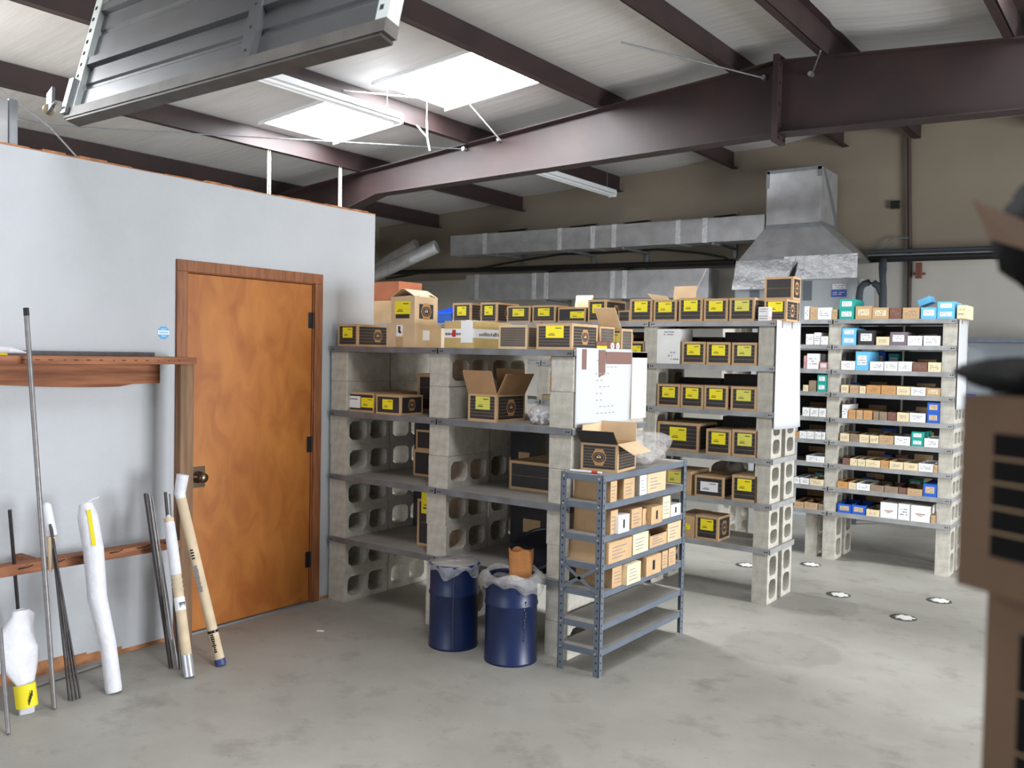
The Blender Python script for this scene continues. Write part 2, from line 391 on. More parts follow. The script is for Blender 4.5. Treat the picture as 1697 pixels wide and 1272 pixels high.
p0 = at(33, 190, 0, -6.5); p0.z = zr(p0.x)-.04; wire([(-6.3, 1.9, zr(-6.3)-.07), at(82, 210, 0, -6.5), (-6.9, 4.2, OT+.01)], .006, 'brace_wire', 'slack wire dropping behind the top of the white office wall', 'wire', galv_dark)

# ------------------------------------------------------------------ the white office box
DY0, DY1, DZ = 2.95, 3.85, 2.035      # door leaf
wb = MB()
wb.box(XW-.1, XW, YF, DY0-.02, 0, OT, wall_white); wb.box(XW-.1, XW, DY1+.02, OE, 0, OT, wall_white); wb.box(XW-.1, XW, DY0-.02, DY1+.02, DZ+.02, OT, wall_white)
struct(wb.build('wall_office'))
struct(MB().box(XL, XW-.1, OE-.1, OE, 0, OT, wall_white).build('wall_office_end'))
struct(MB().box(XL, XW-.1, YF, OE-.1, OT-.1, OT, office_top).build('ceiling_office'))
eb = MB()      # splintered bare edge along the wall top
y = 1.6
while y < OE-.02:
    l = random.uniform(.05, .2); e = min(y+l, OE)
    eb.box(XW-.1, XW+.002, y, e, OT, OT+random.uniform(.004, .016), bare_osb); y = e
struct(eb.build('trim_1'))
bb = MB(); y = 1.2   # bare strip at the foot of the wall where the paint stops
while y < 2.84:
    e = min(y+random.uniform(.06, .16), 2.84)
    bb.box(XW, XW+.0015, y, e, 0, .022+.05*max(0, math.sin((y-1.55)*3.1))*random.uniform(.6, 1.0), bare_osb); y = e
struct(bb.build('baseboard_office'))
struct(MB().box(XW, XW+.006, DY1+.09, OE, 0, .02, bare_osb).build('baseboard_corner'))

# door with casing
dr = MB().box(XW-.045, XW-.008, DY0, DY1, .012, DZ, door_m).build('door_1', bevel=.002); struct(dr)
kn = MB(); K = Vector((XW-.008, 3.03, .89))
kn.lathe([(.0, 0), (.034, 0), (.034, .006), (.014, .012), (.012, .03), (.026, .038), (.03, .05), (.026, .062), (.012, .067), (0, .068)], brass, 20, M=Matrix.Translation(K) @ Matrix.Rotation(R(90), 4, 'Y'))
kn.box(XW-.008, XW-.006, 2.985, 3.075, .83, .95, brass)
kn.build('door_knob', dr)
for z in (1.81, 1.02, .28):
    MB().tube([(XW-.004, DY1+.006, z-.05), (XW-.004, DY1+.006, z+.05)], .008, black_iron, 8).box(XW-.0075, XW-.006, DY1-.03, DY1, z-.05, z+.05, black_iron).build('hinge', dr)
fr = MB()
fr.box(XW-.1, XW, DY0-.02, DY0-.003, 0, DZ+.02, casing); fr.box(XW-.1, XW, DY1+.003, DY1+.02, 0, DZ+.02, casing); fr.box(XW-.1, XW, DY0-.02, DY1+.02, DZ+.003, DZ+.02, casing)
fr.box(XW, XW+.016, DY0-.075, DY0-.008, 0, DZ+.008, casing); fr.box(XW, XW+.016, DY1+.008, DY1+.07, 0, DZ+.008, casing); fr.box(XW, XW+.016, DY0-.075, DY1+.07, DZ+.008, DZ+.07, casing)
struct(fr.build('door_frame_1', bevel=.003))
struct(MB().box(XW-.09, XW+.01, DY0, DY1, 0, .01, galv_dark).build('trim_2'))

# sticker
stk = empty('security_sticker', 'blue octagonal sticker with a white band, on the wall beside the door', 'sticker', (XW, 2.803, 1.70))
oc = [(.037*math.cos(R(22.5+45*k)), .037*math.sin(R(22.5+45*k))) for k in range(8)]
MB().prism(oc, 0, 0, .0012, sky_blue).build('backing', stk)
bd = MB().box(.0012, .0018, -.034, .034, -.011, .012, label_white)
for k in range(9): bd.box(.0018, .002, -.026+.006*k, -.022+.006*k, -.003, .004, sky_blue)
for k in range(5): bd.box(.0012, .0016, -.014+.006*k, -.010+.006*k, .017, .021, label_white); bd.box(.0012, .0016, -.014+.006*k, -.010+.006*k, -.021, -.017, label_white)
bd.build('lettering_band', stk)

# ------------------------------------------------------------------ lumber rack on the office wall
lr = empty('lumber_rack', 'wooden two-rail rack of old lumber fixed to the white wall', 'rack', (XW, 2.4, 0))
def lp(name, m, b=.003):
    o = m.build(name, bevel=b); o.location = (-lr.location.x, -lr.location.y, 0); o.parent = lr; return o
s_ = MB().box(XW, XW+.245, .9, 2.845, 1.533, 1.57, lumber)
for k in range(14): s_.box(XW+.2449, XW+.2462, 1.95+.06*k+random.uniform(-.01, .01), 1.955+.06*k+.01, 1.55, 1.554, nail)
lp('top_shelf', s_)
bk = MB(); n = 24
low_edge = lambda y: 1.432-.02*math.sin((y-1.9)*3.0)*(1 if y < 2.6 else .4)
ys = [.9+(2.76-.9)*i/n for i in range(n+1)]
bk.prism([(y, low_edge(y)) for y in ys]+[(2.76, 1.533), (.9, 1.533)], 0, XW, XW+.038, lumber)
lp('back_rail', bk, 0)
lp('upright', MB().box(XW+.192, XW+.23, 2.76, 2.84, 0, 1.533, lumber_grey))
lw = MB().prism([(.9, .585), (2.76, .565), (2.76, .605), (.9, .637)], 0, XW+.145, XW+.235, lumber)
for k in range(9):
    yy = 1.5+.145*k; lw.tube([(XW+.234, yy, .602), (XW+.255, yy+.03, .606), (XW+.262, yy+.055, .616)], .003, nail, 5)
lp('lower_rail', lw)
lp('rail_bracket', MB().box(XW, XW+.145, 2.02, 2.06, .585, .62, lumber))
flat = MB().box(XW+.005, XW+.02, 1.3, 2.74, 1.57, 1.592, rod_dark)
tag(flat.build('flat_bar'), 'long dark flat bar lying on the top of the lumber rack against the wall', 'metal bar')
wp = MB(); wp.tube([(XW+.09, 1.5, 1.59), (XW+.11, 1.75, 1.60), (XW+.12, 1.95, 1.592), (XW+.1, 2.03, 1.582)], [.02, .022, .016, .004], wrap_white, 10)
wp.box(XW+.1, XW+.142, 1.86, 1.93, 1.571, 1.578, yellow)
tag(wp.build('wrapped_package'), 'white plastic wrapped package lying on the top of the lumber rack', 'package')

# ------------------------------------------------------------------ rods and tubes leaning on the rack
def lean(pb, pt, xt, ext=0):
    b = at(pb[0], pb[1], 2, .004); t = at(pt[0], pt[1], 0, xt); d = (t-b).normalized()
    return b, t+d*ext
RG = 'rods leaning on the lumber rack'
b, t = lean((90, 1173), (43, 510), -4.165)
o = tag(MB().tube([b, t-(t-b)*.02], .011, rod_steel, 12).build('steel_rod'), 'tallest grey steel rod, leaning past the top of the lumber rack', 'rod')
MB().tube([t-(t-b)*.02, t], .012, black_plastic, 12).build('end_cap', o)
b, t = lean((40, 1130), (16, 845), -4.17)
tag(MB().tube([b, t], .008, rod_dark, 10).build('steel_rod'), 'short dark rod rising out of the torn white plastic wrap', 'rod')
b, t = lean((14, 1215), (0, 1040), -4.02)
tag(MB().tube([b, t], .009, rod_steel, 10).build('steel_rod'), 'steel rod just in front of the torn white plastic bundle', 'rod')
# torn woven plastic bundle
b = at(45, 1181, 2, .0); c1 = at(40, 1130, 0, b.x-.02); c2 = at(30, 1090, 0, b.x-.06); c3 = at(26, 1050, 0, b.x-.09); c4 = at(36, 1018, 0, b.x-.11)
tb = empty('wrapped_bundle', 'torn white woven plastic bundle with a yellow label, standing on the floor', 'bundle', b)
def rel(p): return Vector(p)-b
wm = MB()
def ringshape(path, rad, m, seg=20, jag=.12):
    pts = []
    for i, (p, r) in enumerate(zip(path, rad)):
        for k in range(seg):
            a = 2*math.pi*k/seg; rr = r*(1+jag*math.sin(3*a+i*1.7)+jag*.7*random.uniform(-1, 1))
            pts.append(Vector(p)+Vector((math.cos(a)*rr*.55, math.sin(a)*rr, 0)))
    F = [(i*seg+k, i*seg+(k+1) % seg, (i+1)*seg+(k+1) % seg, (i+1)*seg+k) for i in range(len(path)-1) for k in range(seg)]
    wm.poly(pts, F, m, True)
ringshape([rel(b)+Vector((0, 0, .001)), rel(b)+Vector((0, 0, .03)), rel(c1), rel(c2), rel(c2)*.6+rel(c3)*.4, rel(c3), rel(c4), rel(c4)+Vector((-.01, 0, .02))], [.03, .034, .042, .085, .10, .075, .045, .034], wrap_white)
wm.build('woven_wrap', tb)
lb = MB().tube([(0, 0, .03), rel(c1)*.9+Vector((0, 0, .008))], .044, yellow, 16, False)
for k in range(4): lb.box(.036, .0455, -.012+.004*k, -.010+.004*k, .05+.012*k, .075+.012*k, ink)
lb.build('label', tb)
# four thin rods with a card wrapped top
R4 = [((115, 1160), (84, 872)), ((121, 1160), (86, 872)), ((127, 1158), (85, 870)), ((133, 1156), (83, 868))]
for i, (pb, pt) in enumerate(R4):
    b, t = lean(pb, pt, -4.175+.004*i)
    tag(MB().tube([b, t], .0055, rod_dark, 8).build('steel_rod'), 'thin dark rod, %s from the tallest rod in the fan of four' % ORD[i], 'rod', 'fan of four thin rods')
b = at(84, 905, 0, -4.16); t = at(77, 836, 0, -4.19); t2 = at(86, 872, 0, -4.18)
ww = empty('wrapped_rod_end', 'paper and plastic wrapped stub at the top of the four thin rods', 'wrap', b)
MB().tube([(0, 0, -.12), rel(t2)*.5+Vector((0, 0, 0))], [.006, .022], wrap_tan, 12).build('card_sleeve', ww)
b_ = b; wt_ = MB().tube([t2-b_+Vector((0, 0, -.04)), t-b_, t-b_+Vector((0, 0, .012))], [.024, .02, .005], wrap_white, 12); wt_.build('plastic_wrap', ww)
# fat white tube
b, t = lean((189, 1146), (142, 834), -4.165)
wt = empty('wrapped_tube', 'thick white plastic wrapped tube leaning on the lower rail, yellow label at its top', 'tube', b)
d = t-b; pth = [d*k for k in (0, .02, .25, .5, .75, .93, 1.0)]
for k, w_ in ((2, .006), (3, -.012), (4, .004)): pth[k] = pth[k]+Vector((0, w_, 0))
MB().tube(pth, [.034, .037, .036, .043, .046, .046, .03], wrap_white, 18).build('plastic_wrap', wt)
n_ = Vector((.75, -.66, 0)); side = d.normalized().cross(n_).normalized()
lm = MB(); a = d*.78+n_*.046+side*.012; e = d*.97+n_*.047+side*.012
lm.poly([a, a+side*.018, e+side*.018, e], [(0, 1, 2, 3)], yellow); lm.build('label', wt, solid=.002)
MB().tube([d, d+Vector((.01, .03, .02)), d+Vector((.01, .06, .025))], .004, wrap_white, 6).build('twist_tail', wt)
# bundle of flats and thin rods
BB = [((283, 1106), (241, 817), .010, rod_dark), ((289, 1107), (247, 818), .006, rod_steel), ((295, 1108), (252, 822), .005, rod_steel), ((299, 1108), (274, 815), .008, rod_dark), ((303, 1104), (281, 818), .004, rod_steel)]
BN = ['thickest dark bar of the bundle beside the tan tubes', 'bright rod next to the thickest dark bar of the bundle', 'slim bright rod in the middle of the bundle by the tan tubes', 'dark bar close behind the short tan tube', 'thinnest bright rod behind the short tan tube']
for (pb, pt, r, m), nm in zip(BB, BN):
    b, t = lean(pb, pt, -4.175); tag(MB().tube([b, t], r, m, 8).build('steel_rod'), nm, 'rod', RG)
# tan tubes
def pxd(b, t, f): return b+(t-b)*f
b, t = lean((314, 1121), (279, 853), -4.13)
tt = empty('cardboard_tube', 'short tan paper tube with white upper wrap and silver taped foot', 'tube', b); d = t-b
MB().tube([d*.0, d*.0+d*.13], .0262, tape_silver, 18).build('silver_tape', tt)
MB().tube([d*.02, d*.98], .025, wrap_tan, 18).build('tube_body', tt)
MB().tube([d*.62, d*.8, d*.95, d], [.027, .028, .026, .008], wrap_white, 18).build('white_wrap', tt)
sb = MB().tube([d*.40, d*.48], .0262, label_white, 18, False)
for k in range(5): sb.box(.02, .0275, -.016+.006*k, -.013+.006*k, (d*.42).z, (d*.46).z, ink_grey, Matrix.Translation(Vector((d.x*.44, d.y*.44, 0))))
sb.build('address_label', tt)
sr_ = []
for k in range(22):
    a = k*.9; sr_.append(d*(.53+.004*k)+Vector((.028*math.cos(a), .028*math.sin(a), 0)))
MB().tube(sr_, .002, rope_m, 5).build('string', tt)
b, t = lean((366, 1101), (298, 817), -4.135); tk = at(303, 786, 0, -4.13)
kt = empty('cardboard_tube', 'long tan paper tube with a kinked top and marker writing, beside the door', 'tube', b); d = t-b
MB().tube([d*.03, d*.3, d*.6, d*.97], .026, wrap_tan, 18).build('tube_body', kt)
MB().tube([d*0, d*.035], .0275, blue_cap, 18).build('end_cap', kt)
k0 = d*.955; MB().tube([k0, d, (tk-b)*.5+d*.5, tk-b], [.024, .0285, .03, .031], wrap_white, 18).build('kinked_sleeve', kt)
dn = d.normalized(); nn = Vector((.6, -.8, 0)); nn = (nn-dn*nn.dot(dn)).normalized(); sd = dn.cross(nn)
for fs in ([.08+.012*k for k in range(9)], [.43+.011*k for k in range(14)], [.62+.016*k for k in range(4)]):
    wr = MB()
    for f in fs:
        c = d*f+nn*.0258; w = random.uniform(.005, .011); q = dn*.004
        wr.poly([c-sd*w-q, c+sd*w-q, c+sd*w+q, c-sd*w+q], [(0, 1, 2, 3)], ink_grey if .4 < f < .6 else nail)
    wr.build('marker_writing', kt, solid=.0008)
MB().tube([d*.185, d*.2], .0272, black_plastic, 18, False).build('tape_ring', kt)
tag(MB().tube([at(52, 1138, 2, .012), at(172, 1098, 2, .012)], .009, rod_steel, 8).build('steel_rod'), 'steel rod lying on the floor along the wall foot', 'rod')
tag(MB().box(-.02, .02, -.012, .012, 0, .002, label_white).build('paper_scrap', loc=at(531, 1045, 2, 0), rz=.5), 'small white scrap on the floor in front of the wooden door', 'scrap')

# ------------------------------------------------------------------ sectional overhead door in its raised position
od = empty('overhead_door', 'grey ribbed steel overhead door hanging raised under the roof', 'overhead door', (-4.3, 2.22, 2.69))
TL = R(14.5); tilt = Matrix.Rotation(-TL, 4, 'X'); W = 2.12; HT = 1.05
db = MB(); prof = []
z = .05
pan = []
while z < HT-.02:
    for (dz, y) in ((0, 0), (.10, 0), (.11, .008), (.125, .008), (.135, 0), (.215, 0), (.225, -.022), (.262, -.022), (.275, 0)):
        if z+dz < HT: prof.append((y, z+dz))
    z += .285
P = [(x, y, zz) for x in (.06, W-.06) for (y, zz) in prof]; n = len(prof)
db.poly(P, [(i, i+n, i+n+1, i+1) for i in range(n-1)], door_steel, M=tilt)
o = db.build('ribbed_panel', od, solid=.004)
MB().box(.0, W, -.035, .03, 0, .05, door_rail, tilt).box(.02, W-.02, -.03, .035, -.012, 0, door_rail, tilt).build('bottom_rail', od)
for x0 in (0, W-.06):
    st = MB().box(x0, x0+.06, -.03, .025, .05, HT, stile_steel, tilt)
    for k in range(16): st.box(x0+.012, x0+.03, -.0312, -.029, .09+.06*k, .108+.06*k, dark_hole, tilt)
    st.build('end_stile', od)
for x0 in (1.31,):
    st = MB().box(x0, x0+.07, -.032, .0, .05, HT, door_steel, tilt)
    for k in range(10): st.box(x0+.03, x0+.04, -.0335, -.031, .08+.1*k, .09+.1*k, dark_hole, tilt)
    st.build('centre_stile', od)
br = MB().box(-.012, .03, -.05, -.03, .02, .2, galv_dark, tilt).box(-.07, -.01, -.085, -.07, .06, .19, galv_dark, Matrix.Rotation(R(-28), 4, 'Y') @ tilt).tube([(-.02, -.06, .08), (-.10, -.05, .06)], .008, galv_dark, 8)
br.build('corner_bracket', od)
MB().lathe([(0, -.014), (.02, -.014), (.028, -.006), (.028, .006), (.02, .014), (0, .014)], roller_m, 18, M=Matrix.Translation((-.105, -.05, .06)) @ Matrix.Rotation(R(90), 4, 'Y')).build('roller', od)
for x0 in (.12, W-.2):
    MB().box(x0, x0+.03, .26, .29, 1.0, 1.33, galv_dark).build('hanger_strap', od)

# ------------------------------------------------------------------ roof bits
def hang_rope(px, yt, yb, x, label):
    t = at(px, yt, 0, x); b_ = Vector((t.x, t.y, OT+.01)); m = MB()
    t = Vector((t.x, t.y, zp(x)))
    for s in (-.012, .012): m.tube([t+Vector((0, s, 0)), (t+b_)/2+Vector((.004, s*1.2, 0)), b_+Vector((0, s, 0))], .008, rope_m, 6)
    tag(m.build('hanging_rope'), label, 'rope')
hang_rope(446, 240, 322, -7.24, 'doubled white rope hanging from a purlin behind the wall, farther from the rafter')
hang_rope(564, 270, 345, -7.24, 'white rope hanging from a purlin behind the wall, nearest the rafter')
# fluorescent strip fixtures
def strip(x, y0, y1, z, label):
    e = empty('strip_light', label, 'light fixture', (x, y0, z))
    L = y1-y0
    MB().prism([(-.06, 0), (.06, 0), (.045, .05), (-.045, .05)], 1, 0, L, fixture_m).build('housing', e)
    for s in (-.03, .03): MB().tube([(s, .03, -.018), (s, L-.03, -.018)], .013, fixture_m, 10).build('tube_lamp', e)
    for yy in (0, L-.03): MB().box(-.05, .05, yy, yy+.03, -.035, 0, fixture_m).build('lamp_holder', e)
    for yy in (.15, L-.15): MB().tube([(0, yy, .05), (0, yy, zr(x)-z)], .003, galv_dark, 5).build('hanger', e)
strip(-5.5, 3.35, 5.72, 3.63, 'long white fluorescent strip light hanging beside the lower skylight')
fx = at(1016, 322, 0, -5.62)
strip(-5.62, fx.y-2.3, min(fx.y, 9.9), min(fx.z, 3.66), 'white fluorescent strip light beyond the rafter near the back wall')
hk = MB(); q = at(708, 228, 1, 5.95)
hk.tube([at(707, 200, 1, 5.95), q], .008, rope_m, 6).tube([at(691, 208, 1, 5.95), q], .007, rope_m, 6).tube([q, at(712, 250, 1, 5.95)], .008, rope_m, 6)
hk.tube([at(707, 200, 1, 5.95), (at(707, 200, 1, 5.95).x, 5.95, zr(-5.6)-.03)], .004, rope_m, 5)
tag(hk.build('hanging_hook'), 'pale forked hook hanging from the roof next to the lower skylight', 'hook')
# duct box standing on the office
tag(MB().box(-5.3, -4.62, 1.2, 2.118, OT+.001, 2.81, galv).box(-5.31, -4.61, 2.08, 2.122, OT+.001, 2.815, galv_dark).build('metal_box', bevel=.004), 'galvanised metal box standing on top of the white office', 'metal box')

# ------------------------------------------------------------------ concrete block kinds
def block(t, w, h, kind, cores=2):
    """thickness t along X, length w along Y, height h; 'solid' shows plain faces (cores upright), 'side' has the cores running along X, 'end' a groove in the front end"""
    b = MB()
    if kind == 'solid':
        b.box(0, t, 0, w, 0, h, concrete); return b
    # cores through X: rounded rectangular holes in the YZ face
    n = cores; shell = .028; web = .028
    vertical = h > w
    L = h if vertical else w; Wd = w if vertical else h
    cw = (L-2*shell-(n-1)*web)/n; hw = Wd-2*shell*1.15
    def P(a, c, x): return (x, c, a) if vertical else (x, a, c)
    SEG = 16; ex = [0, t]
    def ring(k):
        c0 = shell+k*(cw+web)+cw/2; c1 = Wd/2; pts = []
        for q in range(SEG):
            a = 2*math.pi*(q+.5)/SEG; ca, sa = math.cos(a), math.sin(a); m_ = (abs(ca)**5+abs(sa)**5)**(-1/5)
            pts.append((c0+cw/2*ca*m_, c1+hw/2*sa*m_))
        return pts
    for x in ex:
        for k in range(n):
            lo = 0 if k == 0 else shell+k*(cw+web)-web/2; hi = L if k == n-1 else shell+(k+1)*cw+k*web+web/2
            pts = ring(k); outer = []
            c0 = (lo+hi)/2
            for q in range(SEG):
                a = 2*math.pi*(q+.5)/SEG; ca, sa = math.cos(a), math.sin(a); m_ = 1/max(abs(ca), abs(sa))
                outer.append((c0+(hi-lo)/2*ca*m_, Wd/2+Wd/2*sa*m_))
            V = [P(*p, x) for p in pts]+[P(*p, x) for p in outer]
            F = [(q, (q+1) % SEG, (q+1) % SEG+SEG, q+SEG) for q in range(SEG)]
            b.poly(V, F, concrete)
            for sa in (0, 1):
                pass
            # fill the corner bits the octagonal outline leaves
            idx = sorted(range(SEG), key=lambda q: 0)
            for (cxn, czn) in ((hi, Wd), (lo, Wd), (lo, 0), (hi, 0)):
                best = sorted(range(SEG), key=lambda q: (outer[q][0]-cxn)**2+(outer[q][1]-czn)**2)[:2]
                b.poly([P(*outer[best[0]], x), P(*outer[best[1]], x), P(cxn, czn, x)], [(0, 1, 2)], concrete)
    for k in range(n):
        pts = ring(k); V = [P(*p, 0) for p in pts]+[P(*p, t) for p in pts]
        b.poly(V, [(q, (q+1) % SEG, (q+1) % SEG+SEG, q+SEG) for q in range(SEG)], concrete, True)
    if vertical: D = [(0, 0), (w, 0), (w, h), (0, h)]
    else: D = [(0, 0), (w, 0), (w, h), (0, h)]
    V = [(0, p[0], p[1]) for p in D]+[(t, p[0], p[1]) for p in D]
    b.poly(V, [(q, (q+1) % 4, (q+1) % 4+4, q+4) for q in range(4)], concrete)
    return b
BCACHE = {}
def put_block(t, w, h, kind, loc, label, group, cores=2):
    key = (round(t, 4), round(w, 4), round(h, 4), kind, cores)
    if key not in BCACHE:
        o = block(t, w, h, kind, cores).build('concrete_block'); BCACHE[key] = o
        if kind == 'solid':
            md = o.modifiers.new('bevel', 'BEVEL'); md.width = .004; md.segments = 1
    else:
        o = BCACHE[key].copy(); COL.objects.link(o)
    o.location = loc
    return tag(o, label, 'concrete block', group)

def shelf(x0, x1, y0, y1, zt, h, label, group, m=None):
    m = m or (shelf_steel if group.startswith('front') else shelf_pale)
    b = MB(); b.box(x0, x1, y0+.003, y1-.003, zt-.004, zt, shelf_dust)
    b.box(x0, x1, y0, y0+.003, zt-h, zt, m); b.box(x0, x1, y1-.003, y1, zt-h, zt, m)
    b.box(x0, x0+.003, y0, y1, zt-h, zt-.004, m); b.box(x1-.003, x1, y0, y1, zt-h, zt-.004, m)
    b.box(x0, x1, y0+.003, y0+.015, zt-h, zt-h+.003, m)
    for xx in (x0+.02, x1-.02, x0+.035, x1-.035): b.box(xx-.004, xx+.004, y0-.0006, y0, zt-h*.68, zt-h*.42, dark_hole)
    return tag(b.build('steel_shelf'), label, 'shelf', group)

# ---- front shelving (two bays of grey steel shelves on block piers)
AY, AD = 3.99, .8
AZ = [.42, .825, 1.235, 1.65]; TH = .035
ACOL = [(-4.41, 'pier by the white wall'), (-3.56, 'middle pier'), (-2.695, 'pier at the papered end')]
AT = .15
KIND = {  # course (from the floor) -> kind, per pier
    0: ['side', 'side', 'side', 'side', 'side', 'side', 'solid', 'solid'],
    1: ['side', 'side', 'side', 'side', 'side', 'solid', 'solid', 'end'],
    2: ['side', 'solid', 'solid', 'side', 'solid', 'solid', 'side', 'solid']}
LEV = ['lowest', 'second', 'third', 'top']
for c, (x, pn) in enumerate(ACOL):
    for lv in range(4):
        z0 = 0 if lv == 0 else AZ[lv-1]; z1 = AZ[lv]-TH; hb = (z1-z0)/2
        for k in range(2):
            co = lv*2+k; kd = KIND[c][co]
            for row in range(2):
                kk = 'side' if kd == 'end' else kd
                jx = random.uniform(-.006, .006) if c == 1 else random.uniform(-.004, .004)
                put_block(AT if c != 2 else .145, .392, hb, kk, (x+jx, AY+.004+row*.4, z0+k*hb),
                          'concrete block of the front shelving, %s, %s course up, %s row' % (pn, ORD[co], 'front' if row == 0 else 'rear'), 'front shelving blocks')
for lv in range(4):
    shelf(-4.405, -3.487, AY-.012, AY+AD+.01, AZ[lv], TH, 'grey steel shelf, front shelving, bay next to the white wall, %s level' % LEV[lv], 'front shelving shelves')
    shelf(-3.483, -2.54, AY-.012, AY+AD+.01, AZ[lv], TH, 'grey steel shelf, front shelving, bay behind the drums, %s level' % LEV[lv], 'front shelving shelves')

# ---- middle shelving (three bays, six levels)
BY, BD = 5.735, .46
BZ = [.372, .668, .966, 1.274, 1.577, 1.873]
BPX = [(-5.85, 'pier past the office corner'), (-4.92, 'far hidden pier'), (-4.0, 'pier behind the open carton'), (-3.075, 'middle pier'), (-2.225, 'papered end pier')]
for (x, pn) in BPX:
    for lv in range(6):
        z0 = 0 if lv == 0 else BZ[lv-1]; z1 = BZ[lv]-TH
        for row in range(2):
            put_block(.105, .19, z1-z0, 'side', (x, BY+.01+row*.265, z0),
                      'upright concrete block of the middle shelving, %s, %s tier, %s' % (pn, ORD[lv], 'front' if row == 0 else 'rear'), 'middle shelving blocks')
LEV6 = ['lowest', 'second lowest', 'third lowest', 'third highest', 'second highest', 'top']
for lv in range(6):
    for i, (a, c) in enumerate(((-5.86, -4.934), (-4.93, -3.957), (-3.953, -3.03), (-3.026, -2.1))):
        shelf(a, c, BY-.01, BY+BD, BZ[lv], TH, 'grey steel shelf, middle shelving, %s level, %s' % (LEV6[lv], ['bay past the office corner', 'bay behind the wall pier', 'bay behind the front shelving', 'bay at the papered end'][i]), 'middle shelving shelves')

# ---- far shelving (two bays in view, nine levels)
CY, CD = 7.41, .46
CZ = [.395, .595, .785, .975, 1.16, 1.365, 1.55, 1.75, 1.955]
CPX = [(-3.2, 'hidden pier'), (-2.285, 'middle pier'), (-1.432, 'end pier')]
for (x, pn) in CPX:
    for lv in range(9):
        z0 = 0 if lv == 0 else CZ[lv-1]; z1 = CZ[lv]-TH
        if lv == 0:
            for row in range(2):
                put_block(.1, .19, z1-z0, 'side', (x, CY+.01+row*.265, z0), 'upright concrete block at the foot of the far shelving %s, %s' % (pn, 'front' if row == 0 else 'rear'), 'far shelving blocks')
        else:
            put_block(.1, .42, z1-z0, 'side', (x, CY+.012, z0), 'low concrete block of the far shelving, %s, under the %s shelf up' % (pn, ORD[lv]), 'far shelving blocks', 3)
p = at(1350, 924, 1, 7.5); put_block(.1, .19, CZ[0]-TH, 'side', (-2.44, CY+.05, 0), 'extra upright grey block just beside the middle foot of the far shelving', 'far shelving blocks')
for lv in range(9):
    for i, (a, c) in enumerate(((-3.165, -2.252), (-2.248, -1.33))):
        shelf(a, c, CY-.01, CY+CD, CZ[lv], TH, 'grey steel shelf, far shelving, %s from the floor, %s' % (ORD[lv], ['bay behind the middle shelving', 'open bay at the papered end'][i]), 'far shelving shelves')

# ------------------------------------------------------------------ cartons
def text_bars(b, x0, x1, z0, z1, y, m, rows=3, dens=.7):
    rh = (z1-z0)/rows
    for r in range(rows):
        x = x0
        while x < x1-.004:
            w = random.uniform(.004, .012)
            if random.random() < dens: b.box(x, min(x+w, x1), y-.0003, y, z0+rh*(r+.3), z0+rh*(r+.72), m)
            x += w+.003
def hexagon(b, cx, cz, r, place):
    """printed badge: hexagon with a dark oval and small strokes; place(u, v, depth) -> point"""
    hx = [(r*math.cos(R(60*k))*.92, r*math.sin(R(60*k))*1.05) for k in range(6)]
    b.poly([place(cx+u, cz+v, .0009) for u, v in hx], [tuple(range(6))], emblem_m)
    ov = [(r*.78*math.cos(R(18*k)), r*.56*math.sin(R(18*k))) for k in range(20)]
    b.poly([place(cx+u, cz+v, .0012) for u, v in ov], [tuple(range(20))], printed)
    ov = [(r*.62*math.cos(R(18*k)), r*.42*math.sin(R(18*k))) for k in range(20)]
    b.poly([place(cx+u, cz+v, .0014) for u, v in ov], [tuple(range(20))], emblem_m)
    ov = [(r*.56*math.cos(R(18*k)), r*.37*math.sin(R(18*k))) for k in range(20)]
    b.poly([place(cx+u, cz+v, .0016) for u, v in ov], [tuple(range(20))], printed)
    for (u0, u1, v0, v1) in ((-.28, -.06, -.12, .1), (.02, .26, -.1, .12), (-.14, .14, .16, .22)):
        b.poly([place(cx+u*r, cz+v*r, .0018) for u, v in ((u0, v0), (u1, v0), (u1, v1), (u0, v1))], [(0, 1, 2, 3)], kraft_pale)

